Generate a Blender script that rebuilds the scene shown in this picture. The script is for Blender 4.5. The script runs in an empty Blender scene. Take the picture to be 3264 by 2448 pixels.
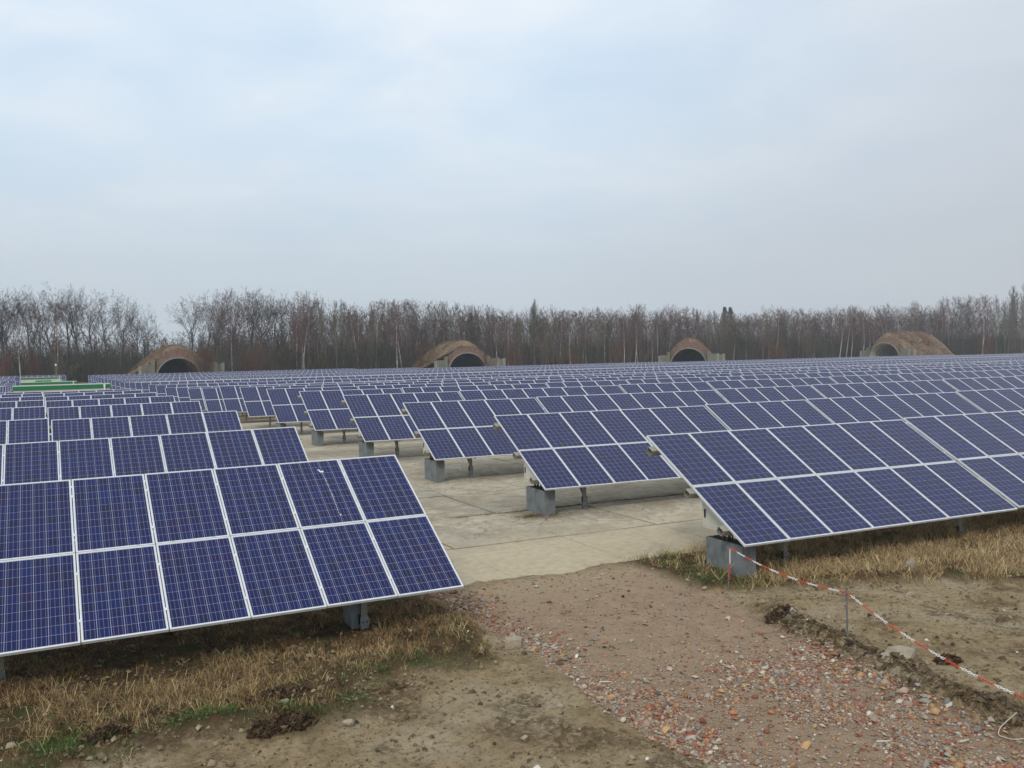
import bpy, math, random
import numpy as np
from mathutils import Matrix, Vector
sc = bpy.context.scene
C = sc.collection
R = math.radians
rng = np.random.default_rng(7)
random.seed(7)

# ------------------------------------------------------------------ camera
F, YAW, PITCH, ROLL, CH = 2947.31, 0.46011, -0.03572, -0.0189, 4.08
def basis():
    cy, sy, cp, sp = math.cos(YAW), math.sin(YAW), math.cos(PITCH), math.sin(PITCH)
    fw = np.array([sy*cp, cy*cp, sp]); rt = np.array([cy, -sy, 0.0]); up = np.cross(rt, fw)
    c, s = math.cos(ROLL), math.sin(ROLL)
    return fw, c*rt+s*up, -s*rt+c*up
FW, RT, UP = basis()
cam = bpy.data.cameras.new('camera'); camo = bpy.data.objects.new('camera', cam); C.objects.link(camo)
cam.sensor_width = 36; cam.lens = F/3264*36; cam.clip_start = .1; cam.clip_end = 4000
m = Matrix.Identity(4)
for i in range(3):
    m[i][0] = RT[i]; m[i][1] = UP[i]; m[i][2] = -FW[i]
m[2][3] = CH
camo.matrix_world = m
sc.camera = camo
def at(u, v, y):                       # point at distance y (north) seen at photo pixel u, v
    r = FW+(u-1632)/F*RT-(v-1224)/F*UP
    r = r*(y/r[1]); return r[0], r[1], r[2]+CH
def seen(x, y, z=1.5):
    d = np.array([x, y, z-CH]); w = d@FW
    if w < .5: return None
    return 1632+F*(d@RT)/w, 1224-F*(d@UP)/w, w

# ------------------------------------------------------------------ world: thin high overcast
SUN_EL, SUN_ROT = R(38), R(222)
w = bpy.data.worlds.new('World'); sc.world = w; w.use_nodes = True
nt = w.node_tree; nt.nodes.clear()
def N(t, typ, **kw):
    n = t.nodes.new(typ)
    for k, v in kw.items():
        if k.startswith('i_'): n.inputs[k[2:].replace('_', ' ')].default_value = v
        else: setattr(n, k, v)
    return n
def ramp(t, pts, fac=None, interp='LINEAR'):
    n = t.nodes.new('ShaderNodeValToRGB'); n.color_ramp.interpolation = interp
    e = n.color_ramp.elements
    while len(e) < len(pts): e.new(.5)
    for i, (p, c) in enumerate(pts):
        e[i].position = p; e[i].color = (*c, 1) if isinstance(c, (tuple, list)) else (c, c, c, 1)
    if fac is not None: t.links.new(fac, n.inputs[0])
    return n
def mixc(t, f, a, b, bt='MIX'):
    n = t.nodes.new('ShaderNodeMix'); n.data_type = 'RGBA'; n.blend_type = bt
    for s, v in ((0, f), (6, a), (7, b)):
        if hasattr(v, 'links') : t.links.new(v, n.inputs[s])
        elif isinstance(v, (tuple, list)): n.inputs[s].default_value = (*v, 1)
        else: n.inputs[s].default_value = v
    return n.outputs[2]
def math_(t, op, a, b=0.0, c=None, clamp=False):
    n = t.nodes.new('ShaderNodeMath'); n.operation = op; n.use_clamp = clamp
    for s, v in ((0, a), (1, b), (2, c)):
        if v is None: continue
        if hasattr(v, 'links'): t.links.new(v, n.inputs[s])
        else: n.inputs[s].default_value = v
    return n.outputs[0]
L = nt.links.new
sky = N(nt, 'ShaderNodeTexSky', sky_type='NISHITA', sun_disc=False, sun_elevation=SUN_EL, sun_rotation=SUN_ROT, air_density=1.0, dust_density=2.0)
tc = N(nt, 'ShaderNodeTexCoord'); sep = N(nt, 'ShaderNodeSeparateXYZ'); L(tc.outputs['Generated'], sep.inputs[0])
zz = math_(nt, 'MAXIMUM', sep.outputs[2], 0.0)
den = math_(nt, 'ADD', zz, 0.16)
px = math_(nt, 'DIVIDE', sep.outputs[0], den); py = math_(nt, 'DIVIDE', sep.outputs[1], den)
cmb = N(nt, 'ShaderNodeCombineXYZ'); L(px, cmb.inputs[0]); L(py, cmb.inputs[1])
n1 = N(nt, 'ShaderNodeTexNoise', i_Scale=1.9, i_Detail=7.0, i_Roughness=.5, i_Distortion=.3); L(cmb.outputs[0], n1.inputs['Vector'])
n2 = N(nt, 'ShaderNodeTexNoise', i_Scale=.55, i_Detail=3.0, i_Roughness=.5); L(cmb.outputs[0], n2.inputs['Vector'])
elev = ramp(nt, [(0.0, (.555, .63, .69)), (.10, (.58, .66, .73)), (.22, (.655, .775, .885)), (.38, (.73, .865, 1.0)), (.75, (1.08, 1.15, 1.22)), (1.0, (1.15, 1.2, 1.25))], zz)
right = math_(nt, 'SUBTRACT', sep.outputs[0], 0.45)       # the cloud sheet is greyer towards the east
rf = math_(nt, 'MULTIPLY', right, 2.0, clamp=True)
base = mixc(nt, math_(nt, 'MULTIPLY', rf, .95, clamp=True), elev.outputs[0], ramp(nt, [(0.0, (.50, .53, .575)), (.3, (.57, .605, .66)), (.75, (.86, .90, .96)), (1.0, (1.1, 1.13, 1.18))], zz).outputs[0])
puff = ramp(nt, [(.30, 0.0), (.68, 1.0)], n1.outputs[0])
high = ramp(nt, [(.06, 0.0), (.30, 1.0)], zz)
pf = math_(nt, 'MULTIPLY', puff.outputs[0], high.outputs[0])
pf2 = math_(nt, 'MULTIPLY', pf, math_(nt, 'SUBTRACT', 1.0, rf, clamp=True))
lit = mixc(nt, math_(nt, 'MULTIPLY', pf2, .65), base, (.90, .945, .99))
bl = math_(nt, 'MULTIPLY', math_(nt, 'MULTIPLY', math_(nt, 'SUBTRACT', 1.0, puff.outputs[0]), high.outputs[0]), math_(nt, 'SUBTRACT', 1.0, rf, clamp=True))
lit = mixc(nt, math_(nt, 'MULTIPLY', bl, .45), lit, (.63, .82, 1.04))
lit = mixc(nt, math_(nt, 'MULTIPLY', ramp(nt, [(.4, 0.0), (.75, 1.0)], n2.outputs[0]).outputs[0], .10), lit, (.76, .78, .83))
# x10 because the background runs at strength 0.1
sc10 = N(nt, 'ShaderNodeVectorMath', operation='SCALE'); L(lit, sc10.inputs[0]); sc10.inputs['Scale'].default_value = 10.0
thin = math_(nt, 'SUBTRACT', 1.0, math_(nt, 'MULTIPLY', math_(nt, 'SUBTRACT', 1.0, puff.outputs[0]), math_(nt, 'MULTIPLY', high.outputs[0], .10)))
final = mixc(nt, thin, sky.outputs[0], sc10.outputs[0])
bg = N(nt, 'ShaderNodeBackground', i_Strength=.1); L(final, bg.inputs[0])
L(bg.outputs[0], N(nt, 'ShaderNodeOutputWorld').inputs[0])
sun = bpy.data.lights.new('sun', 'SUN'); sun.energy = 1.5; sun.angle = R(12); sun.color = (1, .95, .87)
suno = bpy.data.objects.new('sun', sun); C.objects.link(suno)
sd = Vector((math.sin(SUN_ROT)*math.cos(SUN_EL), math.cos(SUN_ROT)*math.cos(SUN_EL), math.sin(SUN_EL)))
suno.rotation_euler = sd.to_track_quat('Z', 'Y').to_euler(); suno.location = (0, -20, 40)
sc.view_settings.view_transform = 'Standard'; sc.view_settings.look = 'None'
sc.view_settings.gamma = 1; sc.view_settings.exposure = 0.0; sc.view_settings.use_curve_mapping = False
sc.cycles.max_bounces = 6; sc.cycles.use_denoising = True

# ------------------------------------------------------------------ helpers
class MB:
    def __init__(s): s.v = []; s.f = []; s.m = []; s.n = 0; s.uv = []
    def add(s, vs, fs, mi=0, uvs=None):
        b = s.n; s.v.extend(tuple(map(float, v)) for v in vs); s.n += len(vs)
        for i, f in enumerate(fs):
            s.f.append(tuple(b+j for j in f)); s.m.append(mi)
            s.uv.append(uvs[i] if uvs else [(0, 0)]*len(f))
        return s
    def box(s, x0, x1, y0, y1, z0, z1, mi=0):
        v = [(x, y, z) for z in (z0, z1) for y in (y0, y1) for x in (x0, x1)]
        return s.add(v, [(0, 2, 3, 1), (4, 5, 7, 6), (0, 1, 5, 4), (2, 6, 7, 3), (0, 4, 6, 2), (1, 3, 7, 5)], mi)
    def prism(s, poly, x0, x1, mi=0):     # polygon in (y, z), run along x
        n = len(poly)
        v = [(x0, y, z) for y, z in poly]+[(x1, y, z) for y, z in poly]
        return s.add(v, [tuple(range(n-1, -1, -1)), tuple(range(n, 2*n))]+[(i, (i+1) % n, n+(i+1) % n, n+i) for i in range(n)], mi)
    def tube(s, p0, p1, r0, r1=None, sides=6, mi=0, cap=True):
        r1 = r0 if r1 is None else r1
        a = np.array(p0, float); b = np.array(p1, float); d = b-a; l = np.linalg.norm(d)
        if l < 1e-6: return s
        d /= l; h = np.array([0, 0, 1.]) if abs(d[2]) < .9 else np.array([1., 0, 0])
        e = np.cross(d, h); e /= np.linalg.norm(e); g = np.cross(d, e)
        v = []
        for c, r in ((a, r0), (b, r1)):
            for k in range(sides):
                t = 2*math.pi*k/sides
                v.append(c+r*(math.cos(t)*e+math.sin(t)*g))
        f = [(k, (k+1) % sides, sides+(k+1) % sides, sides+k) for k in range(sides)]
        if cap: f += [tuple(range(sides-1, -1, -1)), tuple(range(sides, 2*sides))]
        return s.add(v, f, mi)
    def beam(s, p0, p1, wx, h, mi=0):     # rectangular bar
        a = np.array(p0, float); b = np.array(p1, float); d = b-a; d /= np.linalg.norm(d)
        hh = np.array([1., 0, 0]) if abs(d[0]) < .9 else np.array([0, 0, 1.])
        e = hh-d*(hh@d); e /= np.linalg.norm(e); g = np.cross(d, e)
        v = [c+sx*e*wx/2+sy*g*h/2 for c in (a, b) for sx, sy in ((-1, -1), (1, -1), (1, 1), (-1, 1))]
        return s.add(v, [(3, 2, 1, 0), (4, 5, 6, 7), (0, 1, 5, 4), (1, 2, 6, 5), (2, 3, 7, 6), (3, 0, 4, 7)], mi)
    def mesh(s, name, mats, smooth=False):
        me = bpy.data.meshes.new(name); me.from_pydata(s.v, [], s.f)
        for mt in (mats if isinstance(mats, (list, tuple)) else [mats]): me.materials.append(mt)
        me.polygons.foreach_set('material_index', s.m)
        if any(u != (0, 0) for q in s.uv for u in q):
            l = me.uv_layers.new(name='UVMap'); l.data.foreach_set('uv', [c for q in s.uv for u in q for c in u])
        if smooth: me.polygons.foreach_set('use_smooth', [True]*len(me.polygons))
        me.update(); return me
def link(name, me, parent=None, loc=None, rot=None, scale=None):
    o = bpy.data.objects.new(name, me); C.objects.link(o)
    if parent: o.parent = parent
    if loc is not None: o.location = loc
    if rot is not None: o.rotation_euler = rot
    if scale is not None: o.scale = scale
    return o
def tag(o, label=None, cat=None, group=None, kind=None):
    for k, v in (('label', label), ('category', cat), ('group', group), ('kind', kind)):
        if v: o[k] = v
    return o
def fast_mesh(name, V, Fc, mats, col=None, smooth=False):     # V (n,3), Fc (m,3 or 4)
    me = bpy.data.meshes.new(name); k = Fc.shape[1]
    me.vertices.add(len(V)); me.vertices.foreach_set('co', np.asarray(V, np.float32).ravel())
    me.loops.add(len(Fc)*k); me.loops.foreach_set('vertex_index', np.asarray(Fc, np.int32).ravel())
    me.polygons.add(len(Fc)); me.polygons.foreach_set('loop_start', np.arange(0, len(Fc)*k, k, dtype=np.int32))
    me.polygons.foreach_set('loop_total', np.full(len(Fc), k, np.int32))
    for mt in (mats if isinstance(mats, (list, tuple)) else [mats]): me.materials.append(mt)
    if col is not None:
        a = me.color_attributes.new('Col', 'FLOAT_COLOR', 'POINT')
        a.data.foreach_set('color', np.concatenate([col, np.ones((len(col), 1))], 1).astype(np.float32).ravel())
    if smooth: me.polygons.foreach_set('use_smooth', np.ones(len(Fc), bool))
    me.update(calc_edges=True); me.validate(); return me
def vnoise(x, y, seed=0):
    xi = np.floor(x).astype(np.int64); yi = np.floor(y).astype(np.int64); fx = x-xi; fy = y-yi
    fx = fx*fx*(3-2*fx); fy = fy*fy*(3-2*fy)
    def h(a, b):
        n = (a*374761393+b*668265263+seed*1442695041) & 0xffffffff
        n = ((n ^ (n >> 13))*1274126177) & 0xffffffff
        return ((n ^ (n >> 16)) & 0xffff)/65535.0
    return (h(xi, yi)*(1-fx)+h(xi+1, yi)*fx)*(1-fy)+(h(xi, yi+1)*(1-fx)+h(xi+1, yi+1)*fx)*fy
def fbm(x, y, sc_, o=4, seed=0):
    x = np.asarray(x, float)*sc_; y = np.asarray(y, float)*sc_; t = 0; a = .5
    for i in range(o): t = t+a*vnoise(x, y, seed+i*17); x = x*2.03+3.1; y = y*2.03+1.7; a *= .5
    return t/(1-.5**o)
def sstep(a, b, x):
    t = np.clip((x-a)/(b-a), 0, 1); return t*t*(3-2*t)

# ------------------------------------------------------------------ materials
def mat(name, col, rough=.6, metal=0.0, noise=None, bump=0.0, bscale=30, spec=.5):
    m_ = bpy.data.materials.new(name); m_.use_nodes = True; t = m_.node_tree
    b = t.nodes['Principled BSDF']; b.inputs['Roughness'].default_value = rough; b.inputs['Metallic'].default_value = metal
    b.inputs['Specular IOR Level'].default_value = spec
    b.inputs['Base Color'].default_value = (*col, 1)
    g = N(t, 'ShaderNodeTexCoord')
    if noise:
        n = N(t, 'ShaderNodeTexNoise', i_Scale=noise[0], i_Detail=5.0, i_Roughness=.6); t.links.new(g.outputs['Object'], n.inputs['Vector'])
        r = ramp(t, [(.35, col), (.68, noise[1])], n.outputs[0]); t.links.new(r.outputs[0], b.inputs['Base Color'])
    if bump:
        n = N(t, 'ShaderNodeTexNoise', i_Scale=bscale, i_Detail=6.0); t.links.new(g.outputs['Object'], n.inputs['Vector'])
        bu = N(t, 'ShaderNodeBump', i_Strength=bump, i_Distance=.02); t.links.new(n.outputs[0], bu.inputs['Height']); t.links.new(bu.outputs[0], b.inputs['Normal'])
    return m_
def vcol_mat(name, rough=.9, trans=False):
    m_ = bpy.data.materials.new(name); m_.use_nodes = True; t = m_.node_tree; b = t.nodes['Principled BSDF']
    a = N(t, 'ShaderNodeAttribute', attribute_name='Col'); t.links.new(a.outputs['Color'], b.inputs['Base Color'])
    b.inputs['Roughness'].default_value = rough; b.inputs['Specular IOR Level'].default_value = .2
    return m_
M_frame = mat('anodised_aluminium', (.66, .67, .67), .45, .1, (6, (.57, .58, .58)))
M_back = mat('white_backsheet', (.46, .47, .56), .35, 0, None)
M_galv = mat('galvanised_steel', (.30, .32, .33), .5, .5, (9, (.20, .215, .225)))
M_rail = mat('beige_rail', (.27, .25, .20), .55, .1, (4, (.21, .20, .16)))
M_dark = mat('black_rubber', (.012, .012, .013), .5)
M_cab = mat('cream_cabinet', (.58, .57, .49), .45, 0, (2, (.50, .49, .42)))
M_trough = mat('grey_painted_steel', (.20, .222, .23), .7, .1, (4.5, (.125, .135, .13)), .1, 12)
M_rock = mat('pale_concrete_rubble', (.36, .30, .215), .95, 0, (7, (.22, .175, .12)), .8, 25)
M_red = mat('red_plastic', (.62, .055, .02), .45)
M_white = mat('white_plastic', (.78, .77, .73), .45)
M_rod = mat('weathered_steel_rod', (.20, .22, .235), .6, .4, (20, (.14, .13, .12)))
M_poo = mat('bird_dropping', (.75, .75, .72), .8)
M_wire = mat('pale_wire', (.45, .41, .34), .6)
M_green = mat('green_fascia_paint', (.008, .19, .07), .45, 0, (1.2, (.012, .155, .06)))
M_wallc = mat('cream_render', (.62, .60, .49), .8, 0, (1.0, (.52, .50, .41)))
M_roofc = mat('pale_station_roof', (.40, .46, .36), .7, 0, (1.0, (.33, .38, .30)))
M_brick = mat('red_brown_shelter_face', (.145, .068, .048), .95, 0, (.9, (.11, .08, .052)), .6, 3)
M_mound = mat('dead_grass_mound', (.20, .14, .078), 1, 0, (.22, (.11, .062, .042)), .8, 4)
M_conc = mat('weathered_shelter_concrete', (.17, .165, .12), .9, 0, (.8, (.11, .11, .08)), .3, 5)
M_conclight = mat('pale_concrete_block', (.27, .27, .23), .9, 0, (1.4, (.17, .175, .14)))
M_innershade = mat('shaded_shelter_lining', (.05, .055, .055), .8, 0, (.9, (.025, .028, .03)))  # shelter lining with the shade of the interior put into its colour
M_innerlit = mat('lit_corrugated_lining', (.55, .57, .50), .8, 0, (.9, (.42, .44, .38)))  # same lining painted pale, as where light falls on the ribs
M_bark = mat('dark_bark', (.062, .052, .045), .95, 0, (3, (.095, .085, .075)))
M_birch = mat('birch_bark', (.55, .52, .46), .9, 0, (2.5, (.16, .14, .125)))
M_olive = mat('mossy_bark', (.13, .12, .085), .95, 0, (3, (.18, .165, .12)))
def twig(name, c1, c2):
    m_ = bpy.data.materials.new(name); m_.use_nodes = True; t = m_.node_tree; b = t.nodes['Principled BSDF']
    o = N(t, 'ShaderNodeObjectInfo'); r = ramp(t, [(0.0, c1), (1.0, c2)], o.outputs['Random'])
    t.links.new(r.outputs[0], b.inputs['Base Color']); b.inputs['Roughness'].default_value = 1; b.inputs['Specular IOR Level'].default_value = .05
    return m_
M_tw_oak = twig('oak_twigs', (.095, .078, .070), (.13, .105, .095))
M_tw_birch = twig('birch_twigs', (.12, .068, .062), (.16, .105, .09))
M_tw_gen = twig('brown_twigs', (.135, .10, .068), (.15, .13, .09))
M_tw_pale = twig('pale_twigs', (.15, .14, .105), (.19, .17, .125))
M_tw_red = twig('russet_twigs', (.145, .068, .045), (.16, .10, .06))
M_tw_green = twig('olive_twigs', (.055, .06, .038), (.075, .078, .05))
M_needle = twig('spruce_needles', (.022, .036, .024), (.03, .045, .03))

def cell_material(name, gaps):
    m_ = bpy.data.materials.new(name); m_.use_nodes = True; t = m_.node_tree; b = t.nodes['Principled BSDF']; l = t.links.new
    uv = N(t, 'ShaderNodeUVMap'); s = N(t, 'ShaderNodeSeparateXYZ'); l(uv.outputs[0], s.inputs[0])
    oi = N(t, 'ShaderNodeObjectInfo')
    fl = N(t, 'ShaderNodeVectorMath', operation='FLOOR'); l(uv.outputs[0], fl.inputs[0])
    sc_ = math_(t, 'MULTIPLY', oi.outputs['Random'], 91.7)
    ad = N(t, 'ShaderNodeVectorMath', operation='ADD'); l(fl.outputs[0], ad.inputs[0])
    cb = N(t, 'ShaderNodeCombineXYZ'); l(sc_, cb.inputs[0]); l(sc_, cb.inputs[2]); l(cb.outputs[0], ad.inputs[1])
    wn = N(t, 'ShaderNodeTexWhiteNoise', noise_dimensions='3D'); l(ad.outputs[0], wn.inputs['Vector'])
    g = N(t, 'ShaderNodeTexCoord')
    vo = N(t, 'ShaderNodeTexVoronoi', i_Scale=3.2); l(uv.outputs[0], vo.inputs['Vector'])     # crystal grains
    gr = N(t, 'ShaderNodeSeparateColor'); l(vo.outputs['Color'], gr.inputs[0])
    tint = ramp(t, [(0.0, (.005, .009, .036)), (.3, (.0045, .010, .056)), (.6, (.004, .009, .068)), (.85, (.003, .015, .080)), (1.0, (.015, .006, .046))], wn.outputs['Value'])
    col = mixc(t, math_(t, 'MULTIPLY', gr.outputs[0], .35), tint.outputs[0], (.007, .015, .095))
    # each module leans a little to its own shade
    col = mixc(t, math_(t, 'MULTIPLY', oi.outputs['Random'], .3), col, (.010, .010, .056))
    # busbars: three silver strips down every cell
    fu = math_(t, 'FRACT', s.outputs[0]); fv = math_(t, 'FRACT', s.outputs[1])
    f3 = math_(t, 'FRACT', math_(t, 'MULTIPLY', fu, 3.0))
    dd = math_(t, 'ABSOLUTE', math_(t, 'SUBTRACT', f3, .5))
    bar = math_(t, 'LESS_THAN', dd, .034)
    col = mixc(t, bar, col, (.19, .19, .28))
    if gaps:
        e1 = math_(t, 'MINIMUM', fu, math_(t, 'SUBTRACT', 1.0, fu)); e2 = math_(t, 'MINIMUM', fv, math_(t, 'SUBTRACT', 1.0, fv))
        gp = math_(t, 'MAXIMUM', math_(t, 'LESS_THAN', e1, .017), math_(t, 'LESS_THAN', e2, .011))
        col = mixc(t, gp, col, (.28, .29, .38))
    l(col, b.inputs['Base Color'])
    b.inputs['Roughness'].default_value = .16; b.inputs['IOR'].default_value = 1.27
    n = N(t, 'ShaderNodeTexNoise', i_Scale=.9, i_Detail=2.0); l(g.outputs['Object'], n.inputs['Vector'])
    l(math_(t, 'MULTIPLY_ADD', n.outputs[0], .10, .05), b.inputs['Roughness'])
    return m_
M_cell = cell_material('blue_silicon_cell', False)
M_cellfar = cell_material('blue_cell_sheet', True)

# ------------------------------------------------------------------ terrain
DZ = [0, -.03, .03, .05, 0, -.085, -.17, -.29, -.62, -.86, -.97, -1.14, -1.08, -1.19, -1.10, -1.26, -1.41, -1.56, -1.64, -1.63, -1.64, -1.71, -1.82, -1.86, -1.80, -1.86, -1.86, -1.80, -1.70]
RX = [10.32, 10.592, 10.47, 10.38, 10.276, 10.188, 10.039, 9.957, 9.798, 9.68, 9.61, 9.39, 9.23, 9.15, 8.99, 8.84, 8.68, 8.53, 8.36, 8.14, 7.99, 7.84, 7.64, 7.46, 7.24, 7.14, 6.96, 6.8, 6.51]
RY = [14.974, 22.519, 29.447, 36.325, 43.26, 50.298, 57.404, 64.517, 71.596]+[14.974+7.0747*k for k in range(9, 29)]
LX = [5.214, 5.075, 4.927, 4.803, 4.695]+[5.18-.1105*k for k in range(5, 29)]
LY = [15.061, 21.782, 28.676, 35.705, 42.757]+[14.5+7.0747*k for k in range(5, 29)]
TOPZ = 2.38
TILT = 0.5208
def base_h(y):
    ys = [-100, 45]+[y_-1.5 for y_ in RY[5:]]+[330, 5000]
    zs = [0, 0]+DZ[5:]+[-1.75, -1.75]
    return np.interp(y, ys, zs)
def xl_edge(y): return 5.62+.12*np.sin(np.asarray(y)*1.3)+(fbm(y, 0*np.asarray(y), .9, 3, 5)-.5)*.5
def xr_edge(y): return np.interp(y, [2, 6, 7, 8.6, 10.3, 11.9, 13.6, 15], [8.7, 8.76, 8.88, 9.13, 9.37, 9.65, 9.9, 10.0])+(fbm(y, 0*np.asarray(y), 1.1, 3, 9)-.5)*.35
def zones(x, y):
    x = np.asarray(x, float); y = np.asarray(y, float)
    track = sstep(-.15, .15, x-xl_edge(y))*sstep(-.15, .12, xr_edge(y)-x)*sstep(14.8, 14.2, y)
    nz = (fbm(x, y, 1.2, 4, 21)-.5)
    lb = np.interp(x, [-4, -.6, 0.6, 2.15, 3.3, 5.1, 5.6], [9.9, 10.1, 10.05, 9.9, 10.35, 11.1, 12.5])
    gl = sstep(-.25, .35, y-lb+nz*1.3)*sstep(5.6, 5.1, x+nz*.8)*sstep(14.9, 14.4, y)
    rb = np.interp(x, [9.5, 10.2, 12.4, 14.5, 20], [12.7, 11.9, 11.1, 10.1, 9.0])
    gr = sstep(-.25, .3, y-rb+nz*1.1)*sstep(9.45, 9.9, x+nz*.7)*sstep(15.2, 14.6, y)
    return track, gl, gr
def hgt(x, y):
    x = np.asarray(x, float); y = np.asarray(y, float)
    h = base_h(y)
    tr, gl, gr = zones(x, y)
    near = sstep(60, 25, y)
    off = sstep(14.7, 14.2, y)
    # bank of turned soil along the right of the track
    xe = xr_edge(y)
    bank = sstep(-.05, .28, x-xe)*sstep(12.2, 10.6, y)
    h = h+bank*(.05+.07*fbm(x, y, 2.2, 3, 31))*sstep(5, 0, x-xe-1)
    d = x-xe
    clod = np.exp(-((d-.22)/.25)**2)*sstep(11.3, 10.4, y)
    h = h+clod*(.20*(fbm(x, y, 5.5, 4, 41)**1.4)-.03)
    h = h-tr*.04*sstep(13.8, 12.5, y)
    h = h+.10*np.maximum(gl, gr)*(.6+.8*fbm(x, y, 1.5, 3, 44))*sstep(15.0, 14.2, y)
    # mounds of loose soil lower left
    mm = np.exp(-((y-(10.35+.12*(x-1)))/.33)**2)*sstep(4.2, 3.4, x)
    h = h+mm*.07*fbm(x, y, 2.4, 4, 51)
    h = h+off*(.055*(fbm(x, y, 1.3, 4, 3)-.5)+.035*(fbm(x, y, 6, 4, 4)-.5)*(1-.6*tr))
    h = h+off*(1-tr)*.030*(np.maximum(fbm(x, y, 11, 3, 6)-.52, 0)*3.0)
    # wheel ruts in the track
    for c in (6.7, 8.5): h = h-tr*.022*np.exp(-((x-c)/.22)**2)
    ye = 14.62+.55*(fbm(x, y*0, 1.1, 4, 33)-.35)+.25*(fbm(x, y, 4, 3, 34)-.5)
    ap = sstep(ye, ye+.22, y)*sstep(66, 62, y)*sstep(2.0, 2.3, x)*sstep(25.2, 24.9, x)
    h = h-ap*.030+.014*(1-ap)*sstep(14.0, 14.4, y)*sstep(16, 15.6, y)
    return h
def graded(lo, a, b, hi, st, g=1.13):
    c = list(np.arange(a, b, st)); s = st
    while c[-1] < hi: s *= g; c.append(c[-1]+s)
    s = st; pre = []
    x = a
    while x > lo: s *= g; x -= s; pre.append(x)
    return np.array(pre[::-1]+c)
gx = graded(-900, -2.5, 15, 1500, .045); gy = graded(-300, 4.5, 15.2, 2500, .045)
GX, GY = np.meshgrid(gx, gy)
GZ = hgt(GX, GY)
nx, ny = len(gx), len(gy)
V = np.stack([GX.ravel(), GY.ravel(), GZ.ravel()], 1)
idx = np.arange(nx*ny).reshape(ny, nx)
Q = np.stack([idx[:-1, :-1].ravel(), idx[:-1, 1:].ravel(), idx[1:, 1:].ravel(), idx[1:, :-1].ravel()], 1)
tr, gl, gr = zones(GX, GY)
xe = xr_edge(GY)
bankc = np.exp(-((GX-xe-.22)/.30)**2)*sstep(11.6, 10.4, GY)
lowl = np.exp(-((GY-(10.28+.12*(GX-1)))/.30)**2)*sstep(4.4, 3.4, GX)
dark = np.clip(np.maximum(bankc, .95*lowl)*(.15+1.5*fbm(GX, GY, 3.4, 4, 71)), 0, 1)*np.clip(.3+1.4*fbm(GX, GY, 9, 3, 72), 0, 1)
dark = np.maximum(dark, .55*sstep(.52, .72, fbm(GX, GY, 1.7, 5, 77))*(1-tr)*sstep(14.3, 13.8, GY))
zc = np.stack([tr.ravel(), np.maximum(gl, gr).ravel(), dark.ravel()], 1)

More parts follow.
